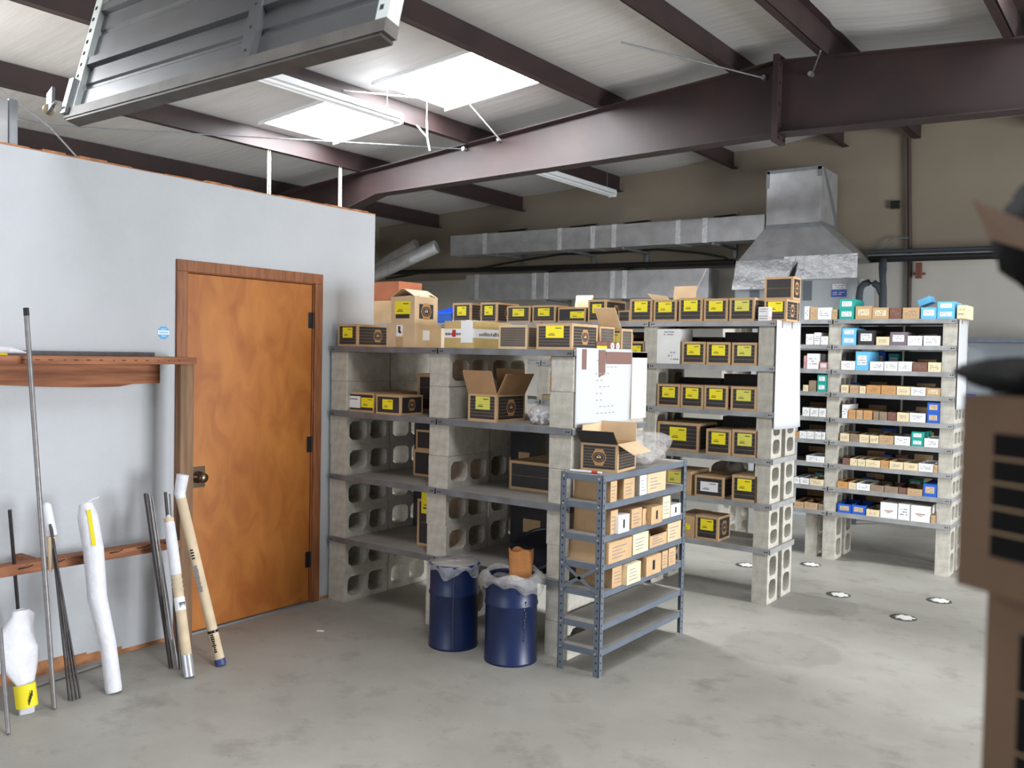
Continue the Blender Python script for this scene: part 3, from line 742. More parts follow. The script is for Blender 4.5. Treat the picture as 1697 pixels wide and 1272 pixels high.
def carton(name, label, cat, x0, y0, z0, w, d, h, rz=0, body=kraft, panels=printed, stripes=6, lab=None, labw=.5, labpos=.5, labz=.62, labm=yellow,
           badge_side=False, badge_front=False, open_=False, flaps=(), margin=.055, group=None, inner=kraft_in):
    """x0, y0: the front corner on the -X side; front faces -Y"""
    e = empty(name, label, cat, (x0, y0, z0), rz, group)
    b = MB(); t = .004
    if open_:
        b.box(0, w, 0, t, 0, h, body); b.box(0, w, d-t, d, 0, h, body); b.box(0, t, t, d-t, 0, h, body); b.box(w-t, w, t, d-t, 0, h, body); b.box(t, w-t, t, d-t, 0, t, inner)
    else:
        b.box(0, w, 0, d, 0, h, body)
        b.box(0, w, d*.48, d*.52, h, h+.0008, kraft_pale)
    mg = min(w, h, d)*margin*1.35+.004
    if panels:
        for face in ('front', 'right', 'left'):
            L = w if face == 'front' else d
            if face == 'front': pl = lambda u, v, q: (u, -q, v)
            elif face == 'right': pl = lambda u, v, q: (w+q, u, v)
            else: pl = lambda u, v, q: (-q, L-u, v)
            b.poly([pl(u, v, .0005) for u, v in ((mg, mg), (L-mg, mg), (L-mg, h-mg), (mg, h-mg))], [(0, 1, 2, 3)], panels)
            for k in range(1, stripes):
                zz = mg+(h-2*mg)*k/stripes
                b.poly([pl(u, v, .0008) for u, v in ((mg, zz-.0013), (L-mg, zz-.0013), (L-mg, zz+.0013), (mg, zz+.0013))], [(0, 1, 2, 3)], stripe_m)
            if (face == 'right' and badge_side) or (face == 'front' and badge_front):
                hexagon(b, L*.5, h*.5, min(L, h)*.32, pl)
    b.build('carton_body', e)
    if lab:
        lw = w*labw; lh = min(h*.46, lw*.85) if lab == 'sq' else h*.5
        cx, cz = w*labpos, h*labz; q = MB()
        q.box(cx-lw/2, cx+lw/2, -.0018, -.0009, cz-lh/2, cz+lh/2, labm)
        q.box(cx+lw*.02, cx+lw*.38, -.0021, -.0018, cz+lh*.27, cz+lh*.34, ink)
        q.box(cx-lw*.36, cx+lw*.02, -.0021, -.0018, cz-lh*.30, cz-lh*.23, ink)
        q.box(cx-lw*.3, cx-lw*.02, -.0021, -.0018, cz-lh*.16, cz-lh*.12, ink)
        q.build('label', e)
    for fl in flaps:
        side, ang, ln = fl[:3]; m = fl[3] if len(fl) > 3 else body
        q = MB()
        if side == 'front': q.box(0, w, -.003, 0, 0, ln, m); M = Matrix.Translation((0, 0, h)) @ Matrix.Rotation(R(ang), 4, 'X')
        elif side == 'back': q.box(0, w, 0, .003, 0, ln, m); M = Matrix.Translation((0, d, h)) @ Matrix.Rotation(R(-ang), 4, 'X')
        elif side == 'right': q.box(0, .003, 0, d, 0, ln, m); M = Matrix.Translation((w, 0, h)) @ Matrix.Rotation(R(ang), 4, 'Y')
        else: q.box(-.003, 0, 0, d, 0, ln, m); M = Matrix.Translation((0, 0, h)) @ Matrix.Rotation(R(-ang), 4, 'Y')
        o = q.build('flap', e); o.matrix_local = M
    return e

def zz(ox, oy, s): return lambda x, y: (ox+x/s, oy+y/s)
Z4 = zz(540, 440, 3.2615); Z5 = zz(540, 440, 6.3615); Z6 = zz(780, 440, 5.657); ZB = zz(1020, 460, 4.891); ZL = zz(1020, 690, 3.976)
def spot(Z, xl, xr, yt, Y, zb):
    """corner x, width and height of a carton whose front stands at depth Y on height zb"""
    ym = yt
    a = at(*Z(xl, yt), 1, Y); c = at(*Z(xr, yt), 1, Y)
    return a.x, c.x-a.x, max(.03, (a.z+c.z)/2-zb)
def deep(Z, xs, yv, X, Y): return max(.08, at(*Z(xs, yv), 0, X).y-Y)

BOX = 'cardboard_box'
# --- on top of the front shelving
YA = AY+.02; T = AZ[3]
x, w, h = spot(Z5, 130, 335, 615, YA, T)
carton(BOX, 'low black-striped carton with yellow label on the front shelving, nearest the white wall', 'box', x, YA, T, w, .36, h, lab='sq', badge_side=True)
x, w, h = spot(Z5, 640, 940, 625, YA, T); x1 = x
carton(BOX, 'plain kraft carton with brown tape and a white label, under a badged carton', 'box', x, YA, T, w, .24, h, panels=None, body=kraft_pale)
tp = MB(); cx = x+w*.45
e = bpy.data.objects['cardboard_box.001']
MB().box(w*.34, w*.6, -.0015, -.0005, 0, h*.45, kraft).build('tape_strip', e)
q = MB().box(w*.36, w*.58, -.0015, -.0005, h*.5, h, label_white).box(w*.42, w*.5, -.002, -.0015, h*.66, h*.95, ink).box(w*.46, w*.53, -.002, -.0015, h*.62, h*.72, red_ink); q.build('printed_label', e)
MB().box(w+.0005, w+.0015, .07, .13, h*.32, h*.78, label_white).build('white_label', e)
h1 = h
x, w, h = spot(Z5, 690, 938, 330, YA+.01, T+h1)
carton(BOX, 'tall kraft carton with badge and yellow label, its lid half open, topmost of its stack', 'box', x, YA+.01, T+h1, w, .21, h, stripes=0, lab='sq', labw=.66, badge_side=True, margin=.16, body=kraft_pale,
       open_=True, flaps=(('left', -60, .1), ('right', -62, .1), ('front', -80, .05), ('back', -75, .06)))
x, w, h = spot(Z4, 604, 640, 330, YA+.25, T)
carton(BOX, 'white carton with an orange corner, tucked behind the white-banded carton', 'box', x-.03, YA+.32, T, w+.16, .2, h*.95, panels=None, body=white_board)
x, w, h = spot(Z4, 642, 800, 300, YA, T)
e = carton(BOX, 'kraft carton with a white printed band, on the front shelving above the middle pier', 'box', x, YA, T, w, .36, h, panels=None, body=mat('yellowish kraft', S(200, 172, 112), .8, var=.08))
q = MB().box(0, w, -.0014, -.0004, h*.38, h*.72, label_white); q.box(w+.0004, w+.0014, 0, .36, h*.38, h*.72, label_white)
text_bars(q, .01, w-.01, h*.42, h*.62, -.0014, ink, 1, .85)
q.box(w*.28, w*.4, -.002, -.0014, h*.42, h*.68, red_ink)
for k in range(16): q.box(w+.0014, w+.0018, .05+.016*k, .058+.016*k+random.uniform(0, .006), h*.46, h*.46+h*random.uniform(.08, .16), ink)
q.build('printed_band', e)
MB().box(w*.58, w*.98, -.003, -.0018, h*.2, h*1.0, label_white).build('shipping_label', e)
MB().grid(lambda u, v: (u*w, v*.36, h+.003+.012*math.sin(5*u)*math.sin(3.1*v)), 8, 8, clear).build('plastic_film', e)
x, w, h = spot(Z4, 935, 1090, 320, YA, T)
carton(BOX, 'worn grey-striped carton without a label between the banded and large badged cartons', 'box', x, YA, T, w, .28, h, panels=printed_worn, stripes=8, body=kraft_pale)
x, w, h = spot(Z4, 1100, 1140, 345, YA+.16, T)
carton(BOX, 'small striped carton half hidden behind the large badged carton', 'box', x, YA+.17, T, w+.1, .2, h, stripes=6)
x, w, h = spot(Z4, 1140, 1332, 312, YA-.02, T)
carton(BOX, 'large wide badged carton with yellow label, at the papered end of the front shelving', 'box', x, YA-.02, T, w, .26, h, lab='sq', labw=.5, labpos=.52, labz=.68, badge_side=True, stripes=7)
x, w, h = spot(Z6, 1110, 1215, 570, YA+.3, T)
carton(BOX, 'plain striped carton behind the large badged carton', 'box', x, YA+.3, T, w, .16, h, panels=printed_worn, stripes=7)
x, w, h = spot(Z6, 1245, 1440, 590, YA+.48, T); w = min(w, .19)
carton(BOX, 'carton with pale yellow label and a raised kraft flap behind the white paper', 'box', -2.548-w, YA+.48, T, w, .13, h, lab='sq', labw=.74, labpos=.56, labz=.58, labm=yellow_pale, open_=True, panels=printed_worn,
       flaps=(('front', 35, .14, kraft_pale),))
# brown boxes with round white marks, at the papered end
for (xa, xb, yt, yb, yl, lbl) in ((1180, 1290, 685, 775, 1, 'small brown carton with a yellow strip on top of the white paper'), (1290, 1420, 700, 775, 2, 'small brown carton with two round white marks above the white paper'), (1448, 1530, 625, 690, 3, 'small brown carton with one round white mark, upper of two'), (1455, 1520, 700, 760, 4, 'small brown carton with one round white mark, lower of two')):
    XX = -2.552; a = at(*Z6(xa, yb), 0, XX); c = at(*Z6(xb, yt), 0, XX)
    zb = T if yl != 3 else T+.052; hh = .05
    e = empty('small_carton', lbl, 'box', (XX-.09, a.y, zb))
    L = c.y-a.y-.003
    MB().box(0, .09, 0, L, 0, hh, brown_board).build('carton_body', e)
    q = MB()
    if yl == 1: q.box(.09, .091, .004, L-.01, .006, .026, yellow)
    else:
        for k in range(2 if yl == 2 else 1):
            cyy = (L*.3+L*.4*k) if yl == 2 else L*.5
            q.prism([(cyy+.018*math.cos(R(20*j)), .027+.021*math.sin(R(20*j))) for j in range(18)], 0, .09, .091, label_white)
            q.box(.091, .0914, cyy-.008, cyy-.002, .016, .038, ink_grey); q.box(.091, .0914, cyy+.002, cyy+.008, .016, .038, ink_grey)
    q.build('label', e)

# white sheet hung on the end of the front shelving
def sheet(name, label, X, y0, y1, z0, z1, curl, marks=True, tapes=()):
    e = empty(name, label, 'paper sheet', (X, y0, z0)); W_, H_ = y1-y0, z1-z0
    MB().grid(lambda u, v: (curl*(math.sin(math.pi*u)*.6+u*u*.5)*(1-v)**1.3+.001, u*W_*(1-.06*(1-v)*u), v*H_), 14, 14, paper_sheet).build('sheet', e, solid=.001)
    if marks:
        q = MB()
        for r in range(9):
            yy = W_*(.34+.04*math.sin(r*2)); v = .84-.085*r
            for k in range(random.randint(2, 6)):
                u0 = yy/W_+.07*k; 
                if u0 > .85: break
                f = lambda u: curl*(math.sin(math.pi*u)*.6+u*u*.5)*(1-v)**1.3+.0022
                q.poly([(f(u0), u0*W_, v*H_), (f(u0+.04), (u0+.04)*W_, v*H_), (f(u0+.04), (u0+.04)*W_, v*H_+.005), (f(u0), u0*W_, v*H_+.005)], [(0, 1, 2, 3)], pencil)
        q.build('handwriting', e)
    for (ya, yb, za, zb) in tapes:
        MB().box(.003, .005, ya*W_, yb*W_, za*H_, zb*H_, brown_tape).build('card_strip', e)
    return e
sheet('paper_sheet', 'white paper sheet with faint handwriting and brown strips on the front shelving end', -2.538, 4.0, 4.60, 1.238, 1.662, .02, True,
      ((.09, .16, .73, .985), (.37, .49, .62, .98), (.5, .98, .80, .96)))
tag(MB().box(-2.55, -2.54, 4.61, 4.79, 1.26, 1.645, pink_card).build('card_board'), 'pale pinkish card standing behind the handwritten white sheet', 'card')
sheet('paper_sheet', 'long plain white sheet hung on the end of the middle shelving', -2.09, 5.70, 6.16, 1.165, 1.878, .05, False, ((.2, .22, .93, 1.0), (.6, .62, .93, 1.0)))
sheet('paper_sheet', 'narrow white sheet hung on the end of the far shelving', -1.322, 7.42, 7.75, 1.27, 1.95, .02, False, ((.3, .33, .95, 1.0),))

# --- inside the front shelving
T = AZ[2]
x, w, h = spot(Z4, 116, 262, 685, AY+.03, T)
e = carton(BOX, 'flat carton with a white and a yellow label beside the white wall pier', 'box', x, AY+.03, T, w, .5, h, stripes=1, lab='w', labw=.46, labpos=.76, labz=.5)
MB().box(w*.03, w*.5, -.0018, -.0009, h*.2, h*.8, label_white).box(w*.08, w*.4, -.002, -.0018, h*.62, h*.68, ink_grey).build('white_label', e)
x, w, h = spot(Z4, 272, 405, 698, AY-.005, T)
carton(BOX, 'flat badged carton with yellow label at the shelf edge in the wall bay', 'box', x, AY-.005, T, w, .2, h, stripes=1, lab='w', labw=.42, labpos=.48, labz=.52, badge_side=True)
carton(BOX, 'tall black carton deep in the wall bay of the front shelving', 'box', -3.98, AY+.36, T, .36, .36, .25, stripes=3)
carton(BOX, 'black carton in the dark wall bay, lower of two stacked', 'box', -3.95, AY+.3, AZ[1], .34, .34, .17, stripes=1, group=None)
carton(BOX, 'black carton in the dark wall bay, upper of two stacked', 'box', -3.93, AY+.3, AZ[1]+.17, .32, .34, .13, stripes=1)
carton(BOX, 'black carton with a yellow edge on the second shelf of the wall bay', 'box', -3.78, AY+.16, AZ[0], .17, .36, .29, stripes=2, lab='w', labw=.6, labz=.95)
x, w, h = spot(Z4, 770, 925, 690, AY+.01, T)
carton(BOX, 'open striped carton with raised brown flaps and yellow label above the drums', 'box', x, AY+.01, T, w, .27, h, lab='sq', labw=.5, labpos=.52, labz=.66, labm=yellow_pale, badge_side=True, open_=True, stripes=7,
       flaps=(('front', 22, .14, kraft_in), ('right', 28, .13, kraft_in), ('back', -4, .14, kraft_in), ('left', 20, .12, kraft_in)))
carton(BOX, 'brown topped carton in the shadowed bay behind the drums', 'box', -3.16, AY+.28, AZ[1], .3, .34, .17, stripes=2, badge_side=True)
carton(BOX, 'tall dark carton beside the papered end pier behind the drums', 'box', -2.83, AY+.36, AZ[1], .12, .34, .27, stripes=2)
p = at(*Z4(1500 if False else 765, 640), 1, AY+.3)
# glass jar with tan lid and a clear bag of white pieces
jr = empty('glass_jar', 'clear jar with a tan lid beside the open striped carton', 'jar', (-2.87, AY+.3, T))
MB().lathe([(0, .002), (.06, .002), (.062, .01), (.062, .12), (.055, .135)], clear, 24).build('jar_body', jr)
MB().lathe([(0, .16), (.06, .16), (.066, .155), (.066, .13), (0, .13)], cream, 24).build('lid', jr)
cb = MB()
for k in range(22):
    q = Vector((random.uniform(-.055, .055), random.uniform(-.05, .05), random.uniform(.012, .075)))
    cb.lathe([(0, -.012), (.011, -.006), (.012, .006), (0, .012)], label_white if k % 3 else pink_card, 8, c=q)
bg = empty('parts_bag', 'clear bag of small white parts in front of the tan lidded jar', 'bag', (-2.81, AY+.1, T))
cb.build('white_pieces', bg)['kind'] = 'stuff'
MB().grid(lambda u, v: (.075*math.sin(math.pi*v)*math.cos(2*math.pi*u)*(1+.1*math.sin(9*u*6.28)), .07*math.sin(math.pi*v)*math.sin(2*math.pi*u), .055-.055*math.cos(math.pi*v)), 24, 10, clear).build('film', bg)
tag(MB().tube([(-3.3, AY+.55, 1.237), (-3.3, AY+.55, 1.5)], .012, fixture_m, 10).lathe([(0, .03), (.025, .03), (.025, 0), (0, 0)], fixture_m, 12, c=(-3.3, AY+.55, 1.5)).build('white_rod'), 'white capped rod standing behind the open striped carton', 'rod')

# --- middle shelving, top
T = BZ[5]; Y0 = BY+.01
TOPB = [(Z6, -168, 5, 350, 'first', dict(badge_side=True)), (Z6, 92, 250, 345, 'second', dict(badge_side=True)), (Z6, 340, 560, 378, 'third', {}), (Z6, 578, 798, 372, 'fourth', {}), (Z6, 818, 1080, 392, 'fifth', dict(labpos=.7, stripes=1, labz=.5)), (Z6, 1100, 1272, 318, 'sixth', dict(badge_side=True))]
for (Z, a, c, yt, nm, kw) in TOPB:
    x, w, h = spot(Z, a, c, yt, Y0, T)
    carton(BOX, 'yellow-labelled carton on the middle shelving top, %s from the blue bin, behind the front row' % nm, 'box', x+.002, Y0, T, w-.004, .3, h, lab='sq', labw=.5, **{**dict(labz=.6), **kw})
x, w, h = spot(Z6, 945, 1105, 275, Y0+.3, T)
tag(MB().grid(lambda u, v: (x+w*u, Y0+.325+.05*v, T+.001+h*v), 6, 4, kraft_pale).build('loose_flap', solid=.003), 'loose pale kraft sheet sticking up behind the top row of cartons', 'card sheet')
x, w, h = spot(Z6, 1385, 1495, 420, Y0+.06, T)
carton(BOX, 'small dark carton beside the middle pier top, behind the round white mark', 'box', x, Y0+.06, T, w, .2, h, stripes=2)
TOP2 = [(118, 302, 172, yellow, 'nearest the white paper'), (310, 500, 178, yellow, 'with raised kraft flap behind it'), (515, 710, 162, yellow, 'third along'), (718, 915, 168, yellow, 'fourth along'), (925, 1132, 162, yellow_pale, 'fifth along with a pale label')]
for i, (a, c, yt, lm_, nm) in enumerate(TOP2):
    x, w, h = spot(ZB, a, c, yt, Y0, T)
    carton(BOX, 'striped carton on top of the middle shelving, %s' % nm, 'box', x+.001, Y0, T, w-.003, .3, h, lab='sq', labw=.58, labz=.66, labm=lm_, stripes=5,
           **(dict(open_=True, flaps=(('back', 10, .12, kraft_pale), ('left', 48, .07, kraft_pale))) if i == 1 else {}))
x, w, h = spot(ZB, 1196, 1385, 172, Y0+.03, T)
carton(BOX, 'yellow-labelled carton behind the little white cartons at the papered end', 'box', x, Y0+.055, T, w-.005, .22, h, lab='sq', labw=.66, labz=.66, badge_side=True)
for k in range(2):
    x, w, h = spot(ZB, 1160, 1245, 235, Y0-.005, T); 
    e = empty('small_carton', 'little white carton with red dots on its side, %s of two' % ('lower' if k == 0 else 'upper'), 'box', (x, Y0-.005, T+k*h/2))
    MB().box(0, w, 0, .055, 0, h/2-.001, white_board).build('carton_body', e)
    q = MB()
    for j in range(2): q.prism([(.016+.024*j+.009*math.cos(R(30*i)), h/4+.009*math.sin(R(30*i))) for i in range(12)], 0, w, w+.0008, red_ink); q.prism([(.016+.024*j+.005*math.cos(R(30*i)), h/4+.005*math.sin(R(30*i))) for i in range(12)], 0, w+.0008, w+.0012, label_white)
    text_bars(q, .008, w-.01, .008, h/2-.008, 0, ink_grey, 2, .8)
    q.build('printed_mark', e)
for k in range(2):
    a = at(*ZB(1340 if k else 1440, 100), 1, Y0+.3); c = at(*ZB(1480, 100), 1, Y0+.3)
    carton(BOX, 'dark badged carton at the far corner of the middle shelving top, %s of two' % ('upper' if k else 'lower'), 'box', -2.31, Y0+.3, T+k*.158, .2, .15, .156, stripes=2, badge_side=True)
# left end of the middle shelving: stacked plain cartons and a blue bin
c = at(652, 500, 1, Y0)
carton(BOX, 'plain kraft carton just past the office corner, lower of two', 'box', -5.84, Y0, T, c.x+5.84, .3, .20, panels=None)
c = at(661, 470, 1, Y0)
carton(BOX, 'orange brown carton just past the office corner, upper of two', 'box', -5.85, Y0, T+.202, c.x+5.85, .3, .165, panels=None, body=orange_board)
a = at(719, 520, 1, Y0+.05); c = at(749, 520, 1, Y0+.05)
bn = MB(); w = c.x-a.x; h = at(735, 505, 1, Y0+.05).z-T
bn.poly([(a.x, Y0+.05, T), (c.x, Y0+.05, T), (c.x, Y0+.3, T), (a.x, Y0+.3, T), (a.x-.005, Y0+.03, T+h*.55), (c.x+.005, Y0+.03, T+h*.55), (c.x+.005, Y0+.31, T+h), (a.x-.005, Y0+.31, T+h)],
        [(0, 3, 2, 1), (0, 1, 5, 4), (1, 2, 6, 5), (2, 3, 7, 6), (3, 0, 4, 7)], blue_board)
tag(bn.build('plastic_bin', solid=.004), 'blue plastic bin among the cartons on the middle shelving top', 'bin')

# --- middle shelving, lower levels in the papered-end bay
def brow(lv, items, Z, tag_):
    T = BZ[lv]
    for (a, c, yt, kw, nm) in items:
        x, w, h = spot(Z, a, c, yt, Y0, T)
        carton(BOX, nm, 'box', x+.001, Y0, T, w-.003, kw.pop('d', .3), min(h, .255), lab=kw.pop('lab', 'sq'), labw=kw.pop('labw', .56), labz=kw.pop('labz', .64), stripes=kw.pop('stripes', 5), **kw)
L4 = 'on the second highest middle shelf'
brow(4, [(540, 733, 518, {}, 'striped carton beside the tall white carton '+L4), (740, 936, 522, {}, 'striped carton in the centre '+L4), (945, 1150, 525, dict(labm=yellow_pale), 'striped carton with pale label by the end pier '+L4)], ZB, '')
x, w, h = spot(ZB, 340, 525, 415, Y0, BZ[4])
e = carton(BOX, 'tall plain white carton with pencil notes on the middle shelving', 'box', x, Y0, BZ[4], w, .2, min(h, .258), panels=None, body=white_board)
q = MB(); text_bars(q, w*.2, w*.8, min(h, .258)*.8, min(h, .258)*.95, -.0004, ink_grey, 2, .6); text_bars(q, w*.5, w*.95, .02, .09, -.0004, ink_grey, 3, .5); q.build('pencil_notes', e)
x, w, h = spot(ZB, 140, 240, 515, Y0, BZ[4])
carton(BOX, 'striped carton just beyond the middle pier, half hidden by the handwritten sheet', 'box', x-.12, Y0, BZ[4], w+.12, .3, h, lab='sq', labw=.3, labpos=.7)
L3 = 'on the third highest middle shelf'
brow(3, [(340, 527, 862, {}, 'striped carton nearest the middle pier '+L3), (530, 717, 870, {}, 'striped carton second from the middle pier '+L3), (720, 915, 876, {}, 'striped carton second from the end pier '+L3), (935, 1150, 884, dict(labm=yellow_pale), 'pale-labelled carton nearest the end pier '+L3)], ZB, '')
L2 = 'on the third lowest middle shelf'
brow(2, [(598, 765, 84, {}, 'striped carton away from the end pier '+L2), (768, 940, 90, dict(labm=yellow_pale), 'pale-labelled carton against the end pier '+L2)], ZL, '')
L1 = 'on the second lowest middle shelf'
brow(1, [(523, 718, 393, dict(labm=label_white, labw=.6, labz=.5, stripes=4), 'wide carton with a white label '+L1), (768, 938, 390, {}, 'yellow-labelled carton against the end pier '+L1)], ZL, '')
x, w, h = spot(ZL, 300, 500, 352, Y0, BZ[1])
carton(BOX, 'kraft carton with a greenish label seen just past the corner of the small rack', 'box', x, Y0, BZ[1], w, .3, h, panels=None, lab='sq', labw=.42, labpos=.45, labz=.7, labm=yellow_pale)
L0 = 'on the lowest middle shelf'
brow(0, [(528, 682, 655, dict(badge_side=True, d=.2, stripes=4), 'striped badged carton standing alone '+L0)], ZL, '')
x, w, h = spot(ZL, 400, 522, 650, Y0, BZ[0])
carton(BOX, 'plain kraft carton with yellow label just beyond the small rack '+L0, 'box', x, Y0, BZ[0], w, .3, h, panels=None, lab='sq', labw=.34, labpos=.6, labz=.5)
def light_block_carton(name, x0, x1, y, z, d, h, m, label, grp):  # dark cartons added to block light and darken the shelf backs
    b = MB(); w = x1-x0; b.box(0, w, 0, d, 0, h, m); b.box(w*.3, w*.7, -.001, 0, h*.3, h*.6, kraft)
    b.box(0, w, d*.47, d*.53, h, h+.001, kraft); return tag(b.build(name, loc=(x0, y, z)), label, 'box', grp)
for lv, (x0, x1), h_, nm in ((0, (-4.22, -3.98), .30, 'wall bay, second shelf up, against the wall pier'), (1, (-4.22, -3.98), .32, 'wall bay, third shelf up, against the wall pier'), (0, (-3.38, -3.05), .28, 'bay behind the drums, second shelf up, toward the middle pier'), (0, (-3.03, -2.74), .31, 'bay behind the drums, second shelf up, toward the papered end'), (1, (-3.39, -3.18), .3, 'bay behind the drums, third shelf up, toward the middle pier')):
    light_block_carton(BOX, x0, x1, AY+.60, AZ[lv], .18, h_, printed, 'dark back carton, ' + nm, 'dark cartons at the back of the front shelving')
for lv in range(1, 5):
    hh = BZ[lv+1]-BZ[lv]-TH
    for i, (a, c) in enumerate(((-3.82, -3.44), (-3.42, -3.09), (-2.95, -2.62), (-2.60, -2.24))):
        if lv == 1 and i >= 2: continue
        light_block_carton(BOX, a, c, Y0+.325, BZ[lv], .125, hh-(.03 if i % 2 else .065), printed, 'dark back carton, %s middle shelf, %s' % (LEV6[lv], ['behind the wall bay', 'behind the drums', 'behind the labelled row near the middle pier', 'behind the labelled row near the end pier'][i]), 'dark cartons at the back of the middle shelving')
# crumpled bags behind
def lump(name, label, cat, c, s, m, seed, group=None):
    random.seed(seed); ph = [random.uniform(0, 6) for _ in range(6)]
    def f(u, v):
        a, b_ = 2*math.pi*u, math.pi*v
        r = 1+.16*math.sin(3*a+ph[0])*math.sin(2*b_)+.13*math.sin(5*a+ph[1]+3*b_)+.09*math.sin(9*a+7*b_+ph[2])
        return (s[0]*r*math.sin(b_)*math.cos(a), s[1]*r*math.sin(b_)*math.sin(a), max(s[2]*(1-math.cos(b_)*r), 0.001))
    return tag(MB().grid(f, 36, 20, m).build(name, loc=c), label, cat, group)
lump('paper_bag', 'crumpled grey bag lying behind the white-labelled carton', 'bag', (-2.55, Y0+.38, BZ[1]), (.13, .05, .105), mat('grey paper', S(168, 162, 154), .8), 3)
lump('cap', 'blue and white cap lying behind the yellow-labelled carton on the second lowest shelf', 'cap', (-2.3, Y0+.37, BZ[1]), (.06, .055, .1), sky_board, 4)
# stock seen between the piers of the hidden bays
DK = [(-3.9, 5, .36, .17), (-3.5, 5, 0, 0), (-3.9, 3, .3, .2), (-3.55, 3, .3, .2), (-3.9, 2, .36, .22), (-3.5, 2, .34, .24), (-3.85, 1, .4, .24), (-3.4, 1, .3, .2), (-3.9, 0, .4, .22), (-3.42, 0, .33, .2), (-4.8, 3, .4, .2), (-4.8, 2, .45, .22), (-4.8, 1, .4, .2), (-4.8, 0, .4, .22), (-3.9, 4, .3, .2), (-3.55, 4, .32, .2), (-2.96, 2, .32, .2)]
for i, (x, lv, w, h) in enumerate(DK):
    if w and lv < 5:
        where = {-4.8: 'bay nearest the left wall', -2.96: 'bay at the papered end'}.get(x, 'behind the front shelving, %s' % ('toward the white wall' if x < -3.7 else 'toward the middle pier'))
        carton(BOX, 'striped carton, %s middle shelf, %s' % (LEV6[lv], where), 'box', x, Y0+.02, BZ[lv], w, .3, h, lab='sq' if x > -4.5 else None, labw=.4, labz=.6)

